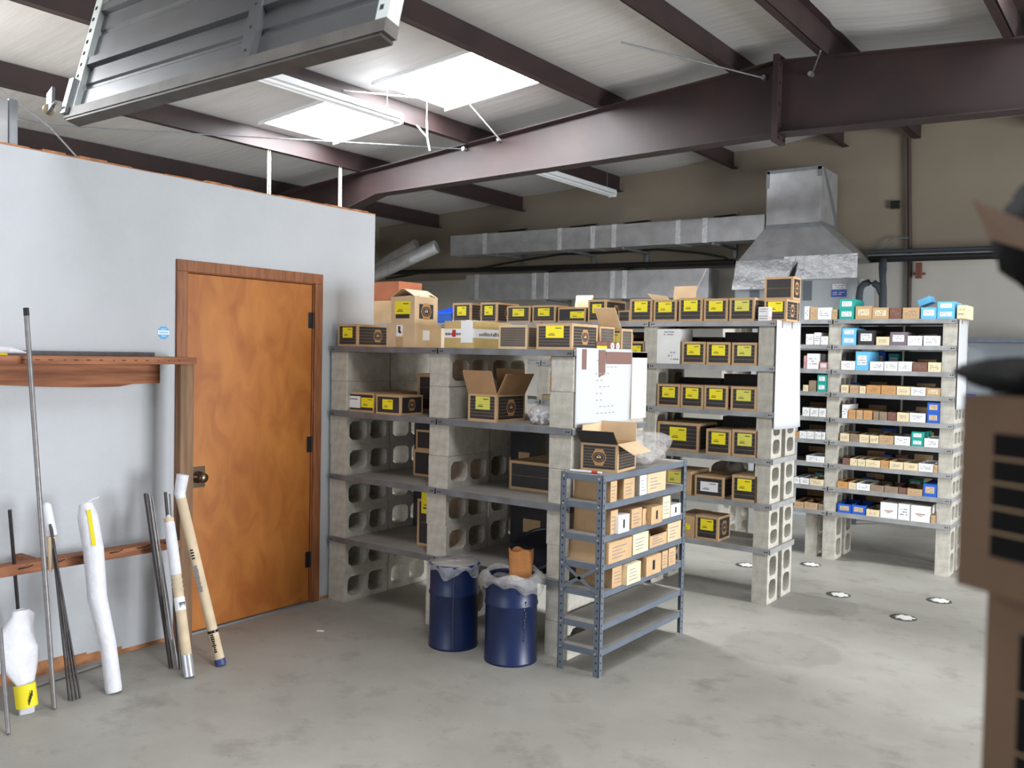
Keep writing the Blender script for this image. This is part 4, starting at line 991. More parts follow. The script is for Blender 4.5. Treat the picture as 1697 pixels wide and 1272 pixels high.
# --- far shelving: bins and small boxes
ZC = zz(1310, 480, 5.088); ZD = zz(1300, 700, 4.891)
CM = dict(w=white_board, k=kraft, c=cream, b=blue_board, s=sky_board, t=teal_board, n=brown_board, o=olive_board, p=pink_board, g=gold_board, u=purple_board, d=printed)
CN = dict(w='white', k='kraft', c='cream printed', b='blue', s='light blue', t='teal', n='brown', o='grey brown', p='pink', g='golden kraft', u='grey purple', d='black')
FAR = [  # (level, zoom, [(x0, x1, ytop, colour, style)]); style o open bin, c closed box, 2 two stacked, L labelled
 (8, ZC, [(118, 160, 140, 'w', 'c'), (165, 230, 145, 'k', 'c'), (230, 348, 150, 'w', 'c'), (350, 395, 165, 'k', 'c'), (415, 540, 78, 't', '2'), (548, 688, 138, 'k', 'oL'), (690, 830, 150, 'k', 'oL'), (835, 938, 150, 'n', 'o'), (946, 1088, 150, 'k', 'o'), (1100, 1235, 148, 's', 'oL'), (1240, 1388, 98, 's', '2'), (1405, 1482, 128, 'c', 'c')]),
 (7, ZC, [(130, 195, 372, 'w', 'o'), (200, 250, 360, 'w', 'o'), (255, 318, 392, 'w', 'o'), (425, 555, 322, 's', '2'), (570, 710, 342, 'd', 'cL'), (722, 835, 396, 'c', 'oL'), (840, 983, 356, 'u', 'cL'), (987, 1110, 388, 'w', 'o'), (1122, 1260, 388, 'w', 'o')]),
 (6, ZC, [(112, 136, 555, 'p', 'c'), (140, 238, 538, 'w', 'c'), (245, 318, 612, 'p', 'cL'), (425, 545, 600, 'w', 'o'), (550, 662, 520, 's', 'oL'), (668, 785, 605, 'w', 'o'), (790, 903, 605, 'w', 'o'), (908, 1025, 605, 'w', 'o'), (1030, 1155, 612, 'n', 'o'), (1160, 1280, 612, 'c', 'o')]),
 (5, ZC, [(105, 150, 802, 'c', 'o'), (155, 218, 765, 'o', 'c'), (228, 325, 715, 't', '2'), (425, 490, 802, 'c', 'oL'), (500, 575, 805, 'k', 'o'), (580, 635, 812, 'c', 'o'), (640, 760, 805, 'g', 'o'), (765, 890, 808, 'g', 'o'), (895, 1010, 815, 'c', 'oL'), (1015, 1140, 822, 'w', 'o'), (1145, 1280, 828, 'k', 'oL')]),
 (4, ZC, [(100, 160, 992, 'w', 'o'), (165, 235, 997, 'w', 'o'), (240, 310, 1000, 'w', 'o'), (435, 482, 968, 'w', 'c'), (487, 550, 1012, 'g', 'o'), (555, 610, 1015, 'k', 'o'), (615, 690, 1018, 'g', 'o'), (698, 745, 1025, 'o', 'o'), (750, 815, 1030, 'o', 'o'), (820, 893, 1032, 'n', 'o'), (898, 1000, 1035, 'c', 'oL'), (1005, 1140, 1040, 'w', 'o'), (1155, 1285, 950, 'b', '2')]),
 (3, ZD, [(80, 115, 72, 'g', 'o'), (120, 180, 70, 'w', 'o'), (183, 240, 72, 'w', 'o'), (245, 300, 76, 'w', 'o'), (303, 370, 80, 'w', 'o'), (450, 525, 88, 'c', 'oL'), (530, 603, 93, 'o', 'o'), (606, 685, 98, 'c', 'oL'), (692, 763, 105, 'c', 'o'), (766, 885, 105, 'k', 'o'), (892, 1020, 112, 'w', 'o'), (1030, 1128, 75, 't', '2'), (1132, 1265, 130, 'w', 'o')]),
 (2, ZD, [(175, 330, 272, 'w', 'o'), (470, 528, 288, 'n', 'o'), (531, 590, 293, 'c', 'o'), (593, 655, 298, 'c', 'oL'), (658, 776, 304, 'c', 'oL'), (780, 845, 308, 'g', 'o'), (850, 962, 318, 'c', 'oL'), (966, 1083, 328, 'c', 'oL'), (1086, 1205, 333, 'w', 'o'), (1208, 1266, 346, 'k', 'c')]),
 (1, ZD, [(75, 122, 458, 'w', 'o'), (126, 198, 450, 'w', 'o'), (204, 320, 462, 'c', 'o'), (425, 515, 478, 'g', 'o'), (519, 580, 496, 'c', 'o'), (583, 693, 495, 'w', 'o'), (697, 806, 508, 'o', 'o'), (810, 920, 518, 'o', 'o'), (923, 990, 532, 'n', 'o'), (995, 1118, 538, 'k', 'o'), (1125, 1252, 500, 'b', 'cL')]),
 (0, ZD, [(75, 155, 655, 'k', 'o'), (160, 268, 648, 'k', 'o'), (272, 322, 665, 'o', 'o'), (430, 541, 660, 'b', 'oL'), (545, 655, 670, 'b', 'oL'), (662, 770, 706, 'c', 'oL'), (778, 917, 650, 'w', 'cR'), (922, 1018, 660, 'w', 'c'), (1024, 1182, 675, 'w', 'cR'), (1186, 1240, 755, 'k', 'c')])]
LVN = ['lowest', 'second lowest', 'third lowest', 'fourth lowest', 'middle', 'fourth highest', 'third highest', 'second highest', 'top']
LABC = dict(b=kraft_pale, s=label_white, t=label_white, d=label_white, u=label_white, p=label_white)
def cbin(label, x, y, z, w, d, h, m, style, lm):
    e = empty('parts_box', label, 'box', (x, y, z)); t = .0025; b = MB()
    if 'o' in style:
        b.box(0, w, 0, t, 0, h, m); b.box(0, w, d-t, d, 0, h, m); b.box(0, t, t, d-t, 0, h, m); b.box(w-t, w, t, d-t, 0, h, m); b.box(t, w-t, t, d-t, 0, t, m)
        o = b.build('carton_body', e)
        if random.random() < .6:
            q = MB(); hh = h*.55
            for k in range(random.randint(4, 8)):
                xx = random.uniform(.01, max(.011, w-.025)); yy = random.uniform(.02, d-.05)
                q.box(xx, xx+min(.02, w*.3), yy, yy+.03, t, t+hh*random.uniform(.7, 1.2), random.choice([rod_dark, galv_dark, brown_board, olive_board]), None)
            q.build('hardware', e)['kind'] = 'stuff'
    else:
        b.box(0, w, 0, d, 0, h, m); b.box(0, w, d*.3, d*.32, h, h+.0006, kraft_pale); b.build('carton_body', e)
    q = MB()
    if 'L' in style or lm is not None and 'c' in style:
        q.box(w*.16, w*.84, -.0009, -.0002, h*.28, h*.78, lm or cream); text_bars(q, w*.22, w*.78, h*.32, h*.74, -.0009, ink_grey, 3, .7)
    elif 'R' in style:
        q.box(w*.25, w*.75, -.0006, 0, h*.45, h*.5, orange_board); q.box(w*.35, w*.6, -.0006, 0, h*.36, h*.4, orange_board)
    else: text_bars(q, w*.15, w*.85, h*.25, h*.75, -.0002, ink_grey, 3, .55)
    q.build('label', e)
    return e
cnt = {}
for lv, Z, items in FAR:
    T = CZ[lv]; left = 0; right = 0
    for (xa, xb, yt, col, stl) in items:
        x, w, h = spot(Z, xa, xb, yt, CY, T); h = min(max(h, .05), CZ[lv+1]-T-.045 if lv < 8 else .3)
        if x+w < -2.29 or x < -2.3: side = 'beside the middle shelving'; left += 1; nn = left
        else: side = 'in the papered-end bay'; right += 1; nn = right
        if side.startswith('in') and lv < 8:
            if x < -2.178: w -= (-2.178-x); x = -2.178
            if x+w > -1.436: w = -1.436-x
        if side.startswith('beside') and lv < 8 and x+w > -2.29: w = -2.29-x
        base = '%s %s, %s along the %s far shelf %s' % (CN[col], 'open box' if 'o' in stl else 'box', ORD[nn-1], LVN[lv], side)
        if stl == '2':
            for k in range(2): cbin('%s box, %s of two stacked, %s far shelf %s' % (CN[col], 'upper' if k else 'lower', LVN[lv], side), x+.001, CY, T+k*h/2, w-.002, .28, h/2-.001, CM[col], 'cL', LABC.get(col, cream))
        else: cbin(base, x+.001, CY+.003, T, w-.002, .3, h, CM[col], stl, LABC.get(col) if 'L' in stl else None)
# boxes standing behind the front row
BEH = [(6, ZC, 670, 798, 522, 'b'), (6, ZC, 828, 915, 540, 't'), (5, ZC, 505, 565, 782, 'b'), (3, ZD, 790, 882, 48, 'b'), (2, ZD, 905, 972, 262, 'n'), (2, ZD, 800, 862, 262, 'b'), (1, ZD, 247, 308, 405, 't'), (1, ZD, 630, 703, 452, 'b'), (1, ZD, 1012, 1115, 460, 't')]
for (lv, Z, xa, xb, yt, col) in BEH:
    T = CZ[lv]; x, w, h = spot(Z, xa, xb, yt, CY+.32, T); h = min(h, CZ[lv+1]-T-.04)
    cbin('%s box behind the front row, %s far shelf%s' % (CN[col], LVN[lv], ' beside the middle shelving' if x < -2.4 else (', %s' % ('near the middle pier' if x < -1.95 else 'toward the end pier'))), x, CY+.32, T, w, .12, h, CM[col], 'c', LABC.get(col))
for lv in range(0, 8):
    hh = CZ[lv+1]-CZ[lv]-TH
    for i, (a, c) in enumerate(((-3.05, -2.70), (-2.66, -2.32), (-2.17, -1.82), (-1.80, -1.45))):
        light_block_carton(BOX, a, c, CY+.435, CZ[lv], .03, hh-.006, printed, 'dark flat carton at the back of the %s far shelf, %s' % (LVN[lv], ['behind the middle shelving', 'beside the middle pier', 'past the middle pier', 'by the end pier'][i]), 'dark cartons at the back of the far shelving')
# light blue lid tilted on the top row
a = at(*ZC(1068, 140), 1, CY+.1); ld = MB().box(0, .095, 0, .16, 0, .05, sky_board)
o = tag(ld.build('box_lid', loc=(-1.63, CY+.13, CZ[8]+.101)), 'light blue lid resting tilted on the open light blue box, far shelving top', 'lid'); o.rotation_euler = (0, R(-22), 0)

# ------------------------------------------------------------------ small steel rack
RX0, RX1, RY0, RY1 = -2.533, -2.283, 3.872, 4.83
RZ = [.135, .265, .43, .57, .712, .878, 1.02]
rk = empty('steel_rack', 'small blue-grey steel rack of seven shelves standing free in front of the shelving', 'rack', (RX0, RY0, 0))
RW, RL = RX1-RX0, RY1-RY0
for (px, py, sx, sy2) in ((0, 0, 1, 1), (RW, 0, -1, 1), (0, RL, 1, -1), (RW, RL, -1, -1)):
    b = MB(); w_ = .034
    b.box(px, px+sx*w_, py, py+sy2*.003, 0, 1.024, rack_steel); b.box(px, px+sx*.003, py, py+sy2*w_, 0, 1.024, rack_steel)
    for k in range(26):
        z = .03+.038*k
        b.box(px+sx*.014, px+sx*.021, py-sy2*.0006, py, z, z+.01, dark_hole); b.box(px-sx*.0006, px, py+sy2*.014, py+sy2*.021, z, z+.01, dark_hole)
    b.build('post', rk)
for i, z in enumerate(RZ):
    b = MB(); hh = .032
    b.box(.007, RW-.007, .007, RL-.007, z-.003, z, shelf_dust)
    b.box(.004, RW-.004, .004, .007, z-hh, z, rack_steel); b.box(.004, RW-.004, RL-.007, RL-.004, z-hh, z, rack_steel)
    b.box(.004, .007, .004, RL-.004, z-hh, z, rack_steel); b.box(RW-.007, RW-.004, .004, RL-.004, z-hh, z, rack_steel)
    b.box(.007, RW-.007, .007, .018, z-hh, z-hh+.003, rack_steel); b.box(RW-.018, RW-.007, .007, RL-.007, z-hh, z-hh+.003, rack_steel)
    s = b.build('shelf', rk)
    q = MB()
    for (px, py, dx, dy) in ((.02, -.006, 0, 1), (RW-.02, -.006, 0, 1), (RW+.006, .02, -1, 0), (RW+.006, RL-.02, -1, 0)):
        q.tube([(px, py, z-.016), (px+dx*.008, py+dy*.008, z-.016)], .006, bolt_m, 8)
    q.build('bolts', s)
for (z0, z1, xa, xb) in ((RZ[2]+.0, RZ[3]+.0, .01, RW-.01), (RZ[3], RZ[2], .01, RW-.01)):
    MB().poly([(xa, -.003, z0-.02), (xb, -.003, z1-.02), (xb, -.003, z1+.0), (xa, -.003, z0+.0)], [(0, 1, 2, 3)], rack_steel).build('brace', rk, solid=.003)

# boxes on the rack: ends face the aisle (+X)
Z8 = zz(900, 680, 5.78); Z5b = zz(540, 780, 2.737)
def rbox(Z, xa, xb, yt, lv, m, label, slot=False, opn=False, out=.0):
    T = RZ[lv]; X = RX1-.006+out
    a = at(*Z(xa, yt), 0, X); c = at(*Z(xb, yt), 0, X); h = min((a.z+c.z)/2-T, (RZ[lv+1]-.036-T))
    y0 = max(a.y, RY0+.038); w = c.y-y0-.002; d = RW-.03+out
    e = empty('parts_carton', label, 'box', (X-d, y0, T)); b = MB(); t = .003
    if opn:
        b.box(0, d, 0, t, 0, h, m); b.box(0, d, w-t, w, 0, h, m); b.box(0, t, t, w-t, 0, h, m); b.box(d-t, d, t, w-t, 0, h*.8, m); b.box(t, d-t, t, w-t, 0, t, kraft_in)
    else: b.box(0, d, 0, w, 0, h, m)
    b.build('carton_body', e)
    q = MB()
    if slot: q.box(d-.0004, d+.0006, w*.42, w*.58, h*.25, h*.75, dark_hole)
    else:
        for r in range(4): q.box(d, d+.0005, w*.15, w*random.uniform(.5, .88), h*(.2+.17*r), h*(.2+.17*r)+.004, ink_grey)
    q.build('print', e)
    return e
rbox(Z8, 650, 712, 668, 5, kraft, 'narrow kraft carton at the front corner of the rack, top tier')
rbox(Z8, 775, 880, 648, 5, kraft, 'kraft carton standing alone mid-shelf on the rack, top tier')
rbox(Z8, 930, 998, 605, 5, white_board, 'narrow white carton on the rack, top tier')
rbox(Z8, 1002, 1178, 590, 5, kraft_pale, 'wide plain kraft carton beside the narrow white one, top tier of the rack')
rbox(Z8, 650, 720, 955, 4, kraft, 'kraft carton at the front corner of the rack, second tier')
rbox(Z8, 725, 830, 1000, 4, white_board, 'white slotted carton on the rack, second tier, near the front corner', True, out=.02)
rbox(Z8, 850, 950, 935, 4, kraft, 'plain kraft carton beside the white slotted carton, second tier')
rbox(Z8, 955, 1035, 935, 4, kraft, 'slotted kraft carton in the middle of the second tier', True)
rbox(Z8, 1040, 1145, 915, 4, kraft, 'larger slotted kraft carton on the second tier, sticking out', True, out=.03)
rbox(Z8, 1150, 1222, 820, 4, cream, 'tall cream printed carton on the second tier')
rbox(Z8, 1226, 1320, 895, 4, white_board, 'white slotted carton at the far end of the second tier', True)
rbox(Z5b, 1285, 1390, 290, 3, kraft, 'kraft carton at the front corner of the rack, third tier', out=.02)
rbox(Z5b, 1395, 1465, 268, 3, cream, 'cream carton on the third tier of the rack', out=.01)
rbox(Z5b, 1470, 1548, 272, 3, kraft, 'open kraft carton on the third tier of the rack', opn=True)
rbox(Z5b, 1552, 1612, 218, 3, kraft_pale, 'big kraft carton at the far end of the third tier')
rbox(Z5b, 1300, 1358, 428, 2, kraft, 'kraft carton at the front corner of the rack, fourth tier')
rbox(Z5b, 1368, 1430, 412, 2, cream, 'cream carton leaning out of the fourth tier of the rack', out=.03)
rbox(Z5b, 1455, 1522, 380, 2, kraft, 'first of three kraft cartons at the far end of the fourth tier', True, out=.02)
rbox(Z5b, 1526, 1552, 362, 2, kraft, 'second of three kraft cartons at the far end of the fourth tier')
rbox(Z5b, 1556, 1588, 348, 2, kraft, 'third of three kraft cartons at the far end of the fourth tier')
# open badged carton on the rack top
T = RZ[6]; YR = 3.98
a = at(962, 778, 2, T); 
x, w, h = spot(zz(0, 0, 1), 962, 1020, 734, a.y, T)
carton(BOX, 'open badged black carton on top of the small rack', 'box', a.x, a.y, T, w, .24, h, rz=R(6), stripes=8, badge_front=True, open_=True, margin=.05,
       flaps=(('front', 42, .09, printed), ('back', -2, .1, kraft_pale), ('right', 118, .1, kraft_pale), ('left', -6, .09, kraft_pale)))
c = at(1080, 772, 2, T)
lump('plastic_bag', 'crumpled clear plastic bag on top of the small rack', 'bag', (-2.41, 4.53, T), (.115, .2, .085), clear_thin, 11)
mk = empty('marker_pen', 'white marker pen with a red band, lying on the small rack', 'pen', (-2.43, 3.935, T+.008))
m0, m1 = Vector((-.075, -.02, 0)), Vector((.10, .0, 0))
MB().tube([m0, m0*.3+m1*.7], .0065, fixture_m, 10).build('barrel', mk); MB().tube([m0*.3+m1*.7, m0*.12+m1*.88], .0075, red_cap, 10).build('band', mk); MB().tube([m0*.12+m1*.88, m1], .0055, fixture_m, 10).build('cap', mk)

# ------------------------------------------------------------------ drums
def drum(c, r, h, label, ribs):
    e = empty('steel_drum', label, 'drum', (c[0], c[1], 0))
    pr = [(0, .004), (r-.006, .004), (r-.004, 0), (r+.003, .0), (r+.003, .012), (r, .018)]
    for z in ribs: pr += [(r, z-.012), (r+.005, z-.004), (r+.005, z+.004), (r, z+.012)]
    pr += [(r, h-.02), (r+.006, h-.012), (r+.006, h-.002), (r, h), (r-.006, h-.002), (r-.006, h-.02), (r-.006, h*.55), (0, h*.55)]
    MB().lathe(pr, drum_blue, 48).build('drum_body', e)
    return e
D1 = drum((-3.19, 3.815), .135, .465, 'blue steel drum topped with taped clear film, beside the middle pier', (.30,))
def film(u, v):
    a = 2*math.pi*u; r = .142*(v if v < .8 else .8+(v-.8)*1.3)
    z = .468+.004*math.sin(7*a+9*v) if v < .8 else .468-(v-.8)*.26*(1+.5*math.sin(5*a+1))+.006*math.sin(11*a)
    rr = min(r, .146) if v < .8 else .145+.005*math.sin(9*a)
    return (rr*math.cos(a), rr*math.sin(a), z) if v >= .8 else (r*1.25*math.cos(a), r*1.25*math.sin(a), z)
MB().grid(film, 60, 12, clear).build('film_cover', D1)
MB().lathe([(0, .455), (.13, .455), (.13, .461), (0, .462)], mat('dusty lid', S(150, 138, 118), .6, var=.15), 40).build('lid', D1)
q = MB(); q.tube([(.09, -.108, .02), (.088, -.112, .25), (.09, -.109, .44)], .0015, mat('dried drip', S(96, 84, 84), .6), 6); q.build('drip', D1)
D2 = drum((-2.80, 3.825), .138, .455, 'blue steel drum lined with a clear bag folded over its rim', (.31,))
def liner(u, v):
    a = 2*math.pi*u; wob = 1+.06*math.sin(7*a)+.05*math.sin(13*a+2)
    if v < .3: t = v/.3; return ((.125+.012*t)*math.cos(a), (.125+.012*t)*math.sin(a), .36+.12*t+.012*math.sin(5*a)*t)
    t = (v-.3)/.7; r = .15+.022*math.sin(math.pi*t)*wob+.012*t*wob
    return (r*math.cos(a), r*math.sin(a), .48-.085*t*(1+.35*math.sin(2*a+1.2)+.12*math.sin(9*a))+.012*math.sin(5*a)*(1-t))
MB().grid(liner, 80, 14, clear_thin).build('liner_bag', D2)
lt = MB()
for k in range(12): lt.box(-.001, .001, -.002, .006, .13+.018*k, .142+.018*k, drum_black, Matrix.Rotation(R(-24+random.uniform(-2, 2)), 4, 'Z') @ Matrix.Translation((.1405, 0, 0)))
lt.build('stencil_letters', D2)
# paper bag standing in the lined drum
pb = MB()
def pbag(u, v):
    a = 2*math.pi*u; w_ = .068*(1-.1*v); d_ = .036
    m_ = (abs(math.cos(a))**4+abs(math.sin(a))**4)**(-.25)
    return (w_*math.cos(a)*m_+.006*math.sin(6*v+3*a), d_*math.sin(a)*m_+.005*math.sin(9*v), .255+.33*v+.008*math.sin(4*a)*v)
pb.grid(pbag, 28, 12, paper_brown)
o = tag(pb.build('paper_bag', loc=(-2.765, 3.855, 0), rz=.4), 'crumpled brown paper bag stuffed in the lined blue drum', 'paper bag')
# drum lid propped behind
lid = empty('drum_lid', 'round black drum lid propped up behind the lined blue drum', 'lid', (-2.86, 4.14, .525))
M = Matrix.Rotation(R(35), 4, 'X')
MB().lathe([(0, 0), (.152, 0), (.158, .004), (.162, .012), (.168, .012), (.168, -.006), (.158, -.008), (0, -.006)], drum_black, 48, M=M).build('lid_disc', lid)
MB().lathe([(.163, .010), (.170, .010), (.172, .0), (.170, -.009), (.163, -.009)], drum_blue, 48, M=M).build('rim_ring', lid)

# ------------------------------------------------------------------ air handler and ducts at the back wall
HY = 9.3
ah = empty('air_handler', 'pale grey air handler with foil hood and plenum against the back wall', 'air handler', (-3.25, HY, 0))
def ap(name, m, bevel=.004):
    o = m.build(name, bevel=bevel); o.location = (3.25, -HY, 0); o.parent = ah; return o
ap('cabinet', MB().box(-3.9, -2.6, HY+.03, 9.95, 0, 2.46, cabinet_m))
tl, trr, bl, brr = -3.585, -3.005, -3.88, -2.6
P = [(bl, HY, 2.66), (brr, HY, 2.66), (brr, 9.97, 2.66), (bl, 9.97, 2.66), (tl, HY+.06, 3.03), (trr, HY+.06, 3.03), (trr, 9.9, 3.03), (tl, 9.9, 3.03)]
ap('hood', MB().poly(P, [(0, 3, 2, 1), (4, 5, 6, 7), (0, 1, 5, 4), (1, 2, 6, 5), (2, 3, 7, 6), (3, 0, 4, 7)], galv))
ap('plenum', MB().box(tl, trr, HY+.06, 9.9, 3.03, 3.62, galv))
tp = MB()
tp.box(tl-.004, trr+.004, HY+.052, HY+.06, 3.0, 3.05, galv_dark); tp.box(trr, trr+.006, HY+.05, 9.9, 3.0, 3.06, galv_dark)
tp.box(tl-.004, tl+.03, HY+.054, HY+.06, 3.44, 3.62, galv_dark); tp.box(trr-.04, trr+.004, HY+.054, HY+.06, 3.52, 3.62, galv_dark); tp.box(tl, trr, HY+.054, HY+.06, 3.59, 3.625, galv_dark)
tp.prism([(HY+.09, 3.62), (HY+.16, 3.62), (9.9, 3.16), (9.9, 3.04), (9.86, 3.04)], 0, trr, trr+.005, galv_dark)
ap('duct_tape', tp, 0)
def crumple(x0, x1, z0, z1, yy, amp):
    W_, H_ = x1-x0, z1-z0
    return MB().grid(lambda u, v: (x0+W_*u+(.06*(1-v) if u == 0 else 0)*0, yy-amp*abs(math.sin(13*u+5*v))*.5-amp*.5*math.sin(7*v+4*u), z0+H_*v), 24, 12, foil)
ap('foil_band', crumple(-3.35, brr+.0, 2.455, 2.70, HY-.008, .01), 0)
fl = MB(); fl.grid(lambda u, v: (-3.9+.58*u+.10*v*(u if True else 0)+.03*v*(1-u), HY-.02-.035*(1-v)-.006*math.sin(9*v+3*u), 2.365+.31*v), 16, 10, foil); ap('foil_flap', fl, 0)
ap('dark_gap', MB().prism([(-3.33, 2.40), (-3.235, 2.455), (-3.20, 2.655)], 1, HY-.022, HY-.018, seal_dark), 0)
ap('access_panel', MB().box(-3.15, -3.06, HY+.022, HY+.03, 2.24, 2.44, panel_dark), 0)
ap('access_panel', MB().box(-3.72, -3.62, HY+.022, HY+.03, 2.2, 2.36, panel_dark), 0)
lbm = MB().box(-2.86, -2.71, HY+.024, HY+.03, 2.27, 2.34, blue_label).box(-2.85, -2.72, HY+.024, HY+.03, 2.35, 2.40, label_white)
text_bars(lbm, -2.845, -2.725, 2.285, 2.325, HY+.024, label_white, 2, .7); text_bars(lbm, -2.84, -2.73, 2.355, 2.395, HY+.024, ink_grey, 2, .7)
ap('warning_label', lbm, 0)

def duct(x0, x1, y0, y1, z0, z1, bands, brk, label, dz=0, cut=False):
    e = empty('foil_duct', label, 'duct', (x0, y0, 0)); L = x1-x0
    P = [(0, 0, z0+dz), (L, 0, z0), (L, y1-y0, z0), (0, y1-y0, z0+dz), (0, 0, z1+dz), (L, 0, z1), (L, y1-y0, z1), (0, y1-y0, z1+dz)]
    MB().poly(P, [(0, 3, 2, 1), (4, 5, 6, 7), (0, 1, 5, 4), (1, 2, 6, 5), (2, 3, 7, 6), (3, 0, 4, 7)], galv).build('duct_body', e)
    for bx in bands:
        f = 1-(bx-x0)/L
        MB().box(bx-x0-.03, bx-x0+.03, -.004, y1-y0+.004, z0+dz*f-.004, z1+dz*f+.004, foil).build('tape_band', e)
    for bx in brk:
        f = 1-(bx-x0)/L; q = MB(); yy = YB-y0-.002
        q.box(bx-x0-.02, bx-x0+.02, yy-.03, yy, z0+dz*f-.12, z1+dz*f+.14, galv_dark)
        q.tube([(bx-x0, yy-.02, z1+dz*f+.12), (bx-x0, .02, z1+dz*f+.008)], .014, black_iron, 6); q.box(bx-x0-.015, bx-x0+.015, 0, yy, z0+dz*f-.03, z0+dz*f-.004, galv_dark)
        q.build('wall_bracket', e)
    if cut:
        MB().poly([(L-.19, -.006, z0), (L-.17, -.006, z0), (L-.01, -.006, z1), (L-.03, -.006, z1)], [(0, 1, 2, 3)], foil).build('foil_seam', e, solid=.003)
    return e
def bx(px, py, Y=9.4): return at(px, py, 1, Y).x
duct(-8.0, -3.6, 9.36, 9.66, 2.905, 3.17, [bx(p, 400) for p in (806, 930, 985, 1020, 1126, 1170)], [bx(p, 380) for p in (828, 946, 1036, 1185)], 'upper long foil duct leaving the hood along the back wall', .04)
duct(-7.75, -4.24, 9.4, 9.68, 2.30, 2.625, [bx(p, 470) for p in (790, 885, 905, 1015, 1035)], [bx(p, 440) for p in (905, 1030)], 'lower foil duct along the back wall behind the cartons', .05, True)
# flexible duct in the dark corner
def flex(pts, r, label):
    P = []
    for a, c in zip(pts, pts[1:]):
        for k in range(14): P.append(Vector(a).lerp(Vector(c), k/14))
    P.append(Vector(pts[-1])); rr = [r*(1+.09*(k % 2)) for k in range(len(P))]
    return tag(MB().tube(P, rr, foil, 12).build('flexible_duct'), label, 'flexible duct')
flex([at(604, 462, 1, 9.3), at(640, 446, 1, 9.3), at(680, 428, 1, 9.3), at(724, 408, 1, 9.42)], .09, 'silver flexible duct sagging in the dark corner, lower of two')
flex([at(610, 452, 1, 9.55), at(650, 425, 1, 9.6), at(690, 403, 1, 9.6)], .06, 'thin flexible duct in the dark corner, upper of two')
# pipes and wires on the back wall
pl = at(640, 452, 1, 9.8); pm = at(1218, 434, 1, 9.8)
tag(MB().tube([(-9.9, 9.8, 2.93), pl, pm], .035, black_iron, 10).build('wall_pipe'), 'black pipe along the back wall between the two ducts', 'pipe')
pr = at(1440, 429, 1, 9.8); pe = at(1690, 421, 1, 9.8); d = pe-pr
b = MB(); b.tube([pr, pr+d*3.2], .04, black_iron, 10); b.tube([pr+Vector((0, -.02, .07)), pr+d*3.2+Vector((0, -.02, .05))], .02, insul_hose, 8); b.tube([pr+Vector((0, -.06, .03)), pr+d*3.2+Vector((0, -.06, .02))], .008, galv_dark, 6)
tag(b.build('wall_pipe'), 'thick black pipe along the back wall on the side away from the ducts', 'pipe')
pts = [at(x, y, 1, 9.86) for x, y in ((640, 462), (700, 452), (780, 447), (850, 434), (930, 421), (1000, 419), (1090, 413), (1150, 418), (1200, 426), (1216, 437))]
wire(pts, .014, 'cable', 'sagging black cable along the back wall between the two ducts', 'cable', black_iron)
pts = [at(1506, 242, 1, 9.95), at(1507, 330, 1, 9.95), at(1508, 430, 1, 9.95), at(1506, 530, 1, 9.95)]; pts[0].z = zp(-2.3)
pts.append(Vector((pts[-1].x, 9.95, 0)))
o = tag(MB().tube(pts, .022, conduit_m, 8).build('conduit_pipe'), 'dark upright conduit on the back wall beside the air handler', 'pipe')
p = at(1483, 339, 1, 9.96); tag(MB().box(p.x-.04, p.x+.04, 9.95, 10, p.z-.04, p.z+.04, black_plastic).tube([(p.x, 9.98, p.z+.01), (pts[1].x, 9.98, p.z+.01)], .006, galv_dark, 5).build('junction_box'), 'small black junction box high on the back wall', 'box')
wire([at(x, y, 1, 9.92) for x, y in ((1420, 424), (1440, 418), (1462, 412), (1475, 398), (1482, 394), (1505, 394))], .008, 'cable', 'thin pale cable from the conduit to the hood corner', 'cable', galv_dark)
p = at(1523, 435, 1, 9.9); tag(MB().box(p.x-.028, p.x+.028, 9.88, 9.92, p.z-.16, p.z, rust_clip).box(p.x-.05, p.x+.05, 9.92, 10, p.z-.12, p.z-.1, rust_clip).build('pipe_clip'), 'rusty clip hanging under the thick black wall pipe', 'clip')
u = [at(1463, 432, 1, 9.8), at(1463, 445, 1, 9.2), at(1463, 478, 1, 9.2), at(1463, 505, 1, 9.2)]
u2 = [at(x, y, 1, 9.2) for x, y in ((1461, 486), (1456, 474), (1448, 469), (1440, 468), (1432, 470), (1426, 477), (1424, 490), (1424, 520))]
for q in (u, u2): q.append(Vector((q[-1].x, 9.2, 0)))
b = MB(); b.tube(u, .038, insul_hose, 12); b.tube(u2, .034, insul_hose, 12)
tag(b.build('insulated_hose'), 'bent grey insulated pipe beside the air handler', 'pipe')
# steel shelving by the back wall
e = empty('steel_shelving', 'grey steel shelving unit by the back wall past the far shelving end', 'shelving', (-1.72, 9.5, 0))
for xx in (0, .9):
    for yy in (0, .37): MB().box(xx-.02, xx+.02, yy, yy+.03, 0, 1.87, rack_steel).build('post', e)
for z in (.1, .5, .85, 1.2, 1.54, 1.86): MB().box(-.02, .92, 0, .4, z-.035, z, rack_steel).build('shelf', e)
MB().box(-.02, .92, .395, .4, .05, 1.87, cabinet_m).build('back_panel', e)
for i, (x, z, w, h, m, nm) in enumerate(((.04, .5, .2, .2, kraft, 'kraft carton'), (.27, .5, .22, .16, white_board, 'white carton'), (.05, .85, .22, .22, kraft_pale, 'pale kraft carton'), (.30, .85, .2, .18, white_board, 'white carton'), (.05, 1.2, .1, .12, blue_board, 'blue box'), (.05, .1, .3, .3, kraft, 'kraft carton'))):
    o = MB().box(0, w, 0, .25, 0, h, m).box(w*.2, w*.8, -.001, 0, h*.3, h*.7, label_white).build('storage_carton', loc=(-1.72+x, 9.53, z), bevel=.002)
    tag(o, '%s on the back wall shelving, %s level' % (nm, {.5: 'second', .85: 'third', 1.2: 'fourth', .1: 'lowest'}[z]), 'box')

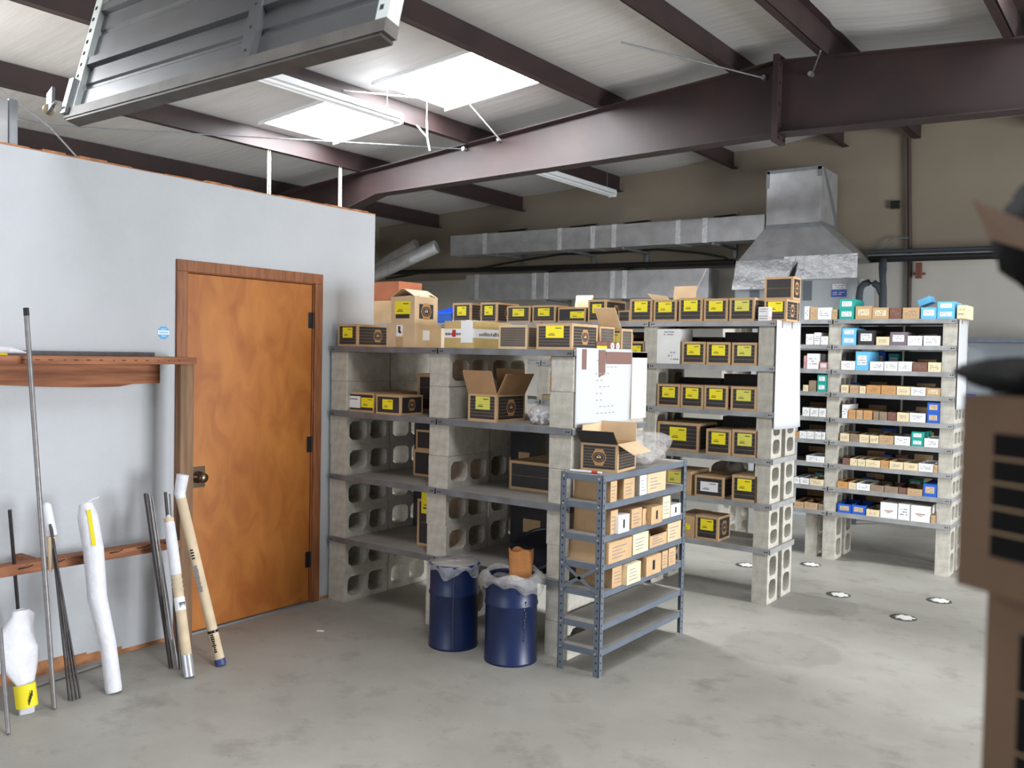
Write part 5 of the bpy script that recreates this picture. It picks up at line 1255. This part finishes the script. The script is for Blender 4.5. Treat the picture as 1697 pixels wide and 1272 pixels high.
# ------------------------------------------------------------------ floor fillers
for i, (px, py, nm) in enumerate(((1236, 936, 'beside the foot of the middle shelving'), (1343, 935, 'between the middle and far shelving'), (1389, 985, 'just above the damp stain'), (1556, 995, 'in front of the far shelving end pier'), (1497, 1023, 'nearest the open floor'))):
    p = at(px, py, 2, 0); b = MB()
    b.lathe([(0, .002), (.078, .002), (.082, 0)], plate_rim, 28)
    n = 22; pts = [((.052+.02*math.sin(3*k+i)*random.uniform(.3, 1))*math.cos(2*math.pi*k/n)+.008, (.052+.02*math.cos(2*k+i)*random.uniform(.3, 1))*math.sin(2*math.pi*k/n)) for k in range(n)]
    b.prism(pts, 2, .002, .0045, plate_white)
    tag(b.build('floor_socket', loc=p), 'round floor hole filled with white filler, %s' % nm, 'floor patch', 'filled floor holes')

# ------------------------------------------------------------------ near stack of cartons, right beside the camera
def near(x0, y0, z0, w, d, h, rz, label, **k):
    return carton(BOX, label, 'box', x0, y0, z0, w, d, h, rz, body=k.pop('body', kraft_shaded), inner=kraft_shaded, panels=k.pop('panels', black_shaded), lab=None, **k)
NR = R(-30)
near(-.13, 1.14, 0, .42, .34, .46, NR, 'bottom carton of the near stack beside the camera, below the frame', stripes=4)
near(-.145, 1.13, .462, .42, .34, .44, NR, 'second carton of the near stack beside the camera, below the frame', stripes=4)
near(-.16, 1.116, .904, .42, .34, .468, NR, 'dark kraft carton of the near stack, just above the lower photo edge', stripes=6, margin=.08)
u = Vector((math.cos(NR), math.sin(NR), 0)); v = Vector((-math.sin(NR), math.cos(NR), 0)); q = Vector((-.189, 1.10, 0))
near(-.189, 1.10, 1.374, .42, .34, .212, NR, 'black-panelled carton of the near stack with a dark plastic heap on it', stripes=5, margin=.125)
u = Vector((math.cos(NR), math.sin(NR), 0)); v = Vector((-math.sin(NR), math.cos(NR), 0)); q = Vector((-.189, 1.10, 0))
soft_black = mat('dull black plastic', S(20, 19, 19), .6)
soft_black = mat('dull black plastic', S(14, 13, 13), .85, spec=.2)
o = lump('plastic_liner', 'black plastic liner heaped on the near black-panelled carton', 'plastic', q+u*.055+v*.065+Vector((0, 0, 1.587)), (.08, .075, .02), soft_black, 21)
p = q+u*.26+v*.02
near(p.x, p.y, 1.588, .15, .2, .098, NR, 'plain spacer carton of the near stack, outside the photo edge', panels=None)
side = Vector((.804, .594, 0)); g = Vector((-.154, 1.139, 0))
q = g+side*.045
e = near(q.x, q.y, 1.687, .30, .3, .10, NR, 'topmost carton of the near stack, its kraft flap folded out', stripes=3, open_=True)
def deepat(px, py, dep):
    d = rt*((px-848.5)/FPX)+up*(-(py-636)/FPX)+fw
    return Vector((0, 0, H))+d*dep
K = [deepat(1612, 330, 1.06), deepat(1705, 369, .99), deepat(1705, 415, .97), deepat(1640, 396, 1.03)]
o = MB().poly(K, [(0, 1, 2, 3)], kraft_shaded).build('flap', e, solid=.004)
o.matrix_parent_inverse = (Matrix.Translation(e.location) @ Matrix.Rotation(NR, 4, 'Z')).inverted()
o = lump('plastic_liner', 'black plastic liner bulging out of the topmost near carton', 'plastic', g+side*.092+Vector((0, 0, 1.69)), (.085, .085, .085), soft_black, 5)
scene.world = bpy.data.worlds.new('world'); scene.world.use_nodes = True
bg = scene.world.node_tree.nodes['Background']; bg.inputs['Color'].default_value = (.6, .72, .9, 1); bg.inputs['Strength'].default_value = .5

# colour management
vs = scene.view_settings; vs.view_transform = 'Standard'; vs.look = 'None'; vs.gamma = 1; vs.exposure = 0.87; vs.use_curve_mapping = False
try: scene.display_settings.display_device = 'sRGB'
except Exception: pass
scene.cycles.use_denoising = True
scene.cycles.max_bounces = 10; scene.cycles.diffuse_bounces = 6; scene.cycles.transparent_max_bounces = 12
scene.cycles.sample_clamp_indirect = 8
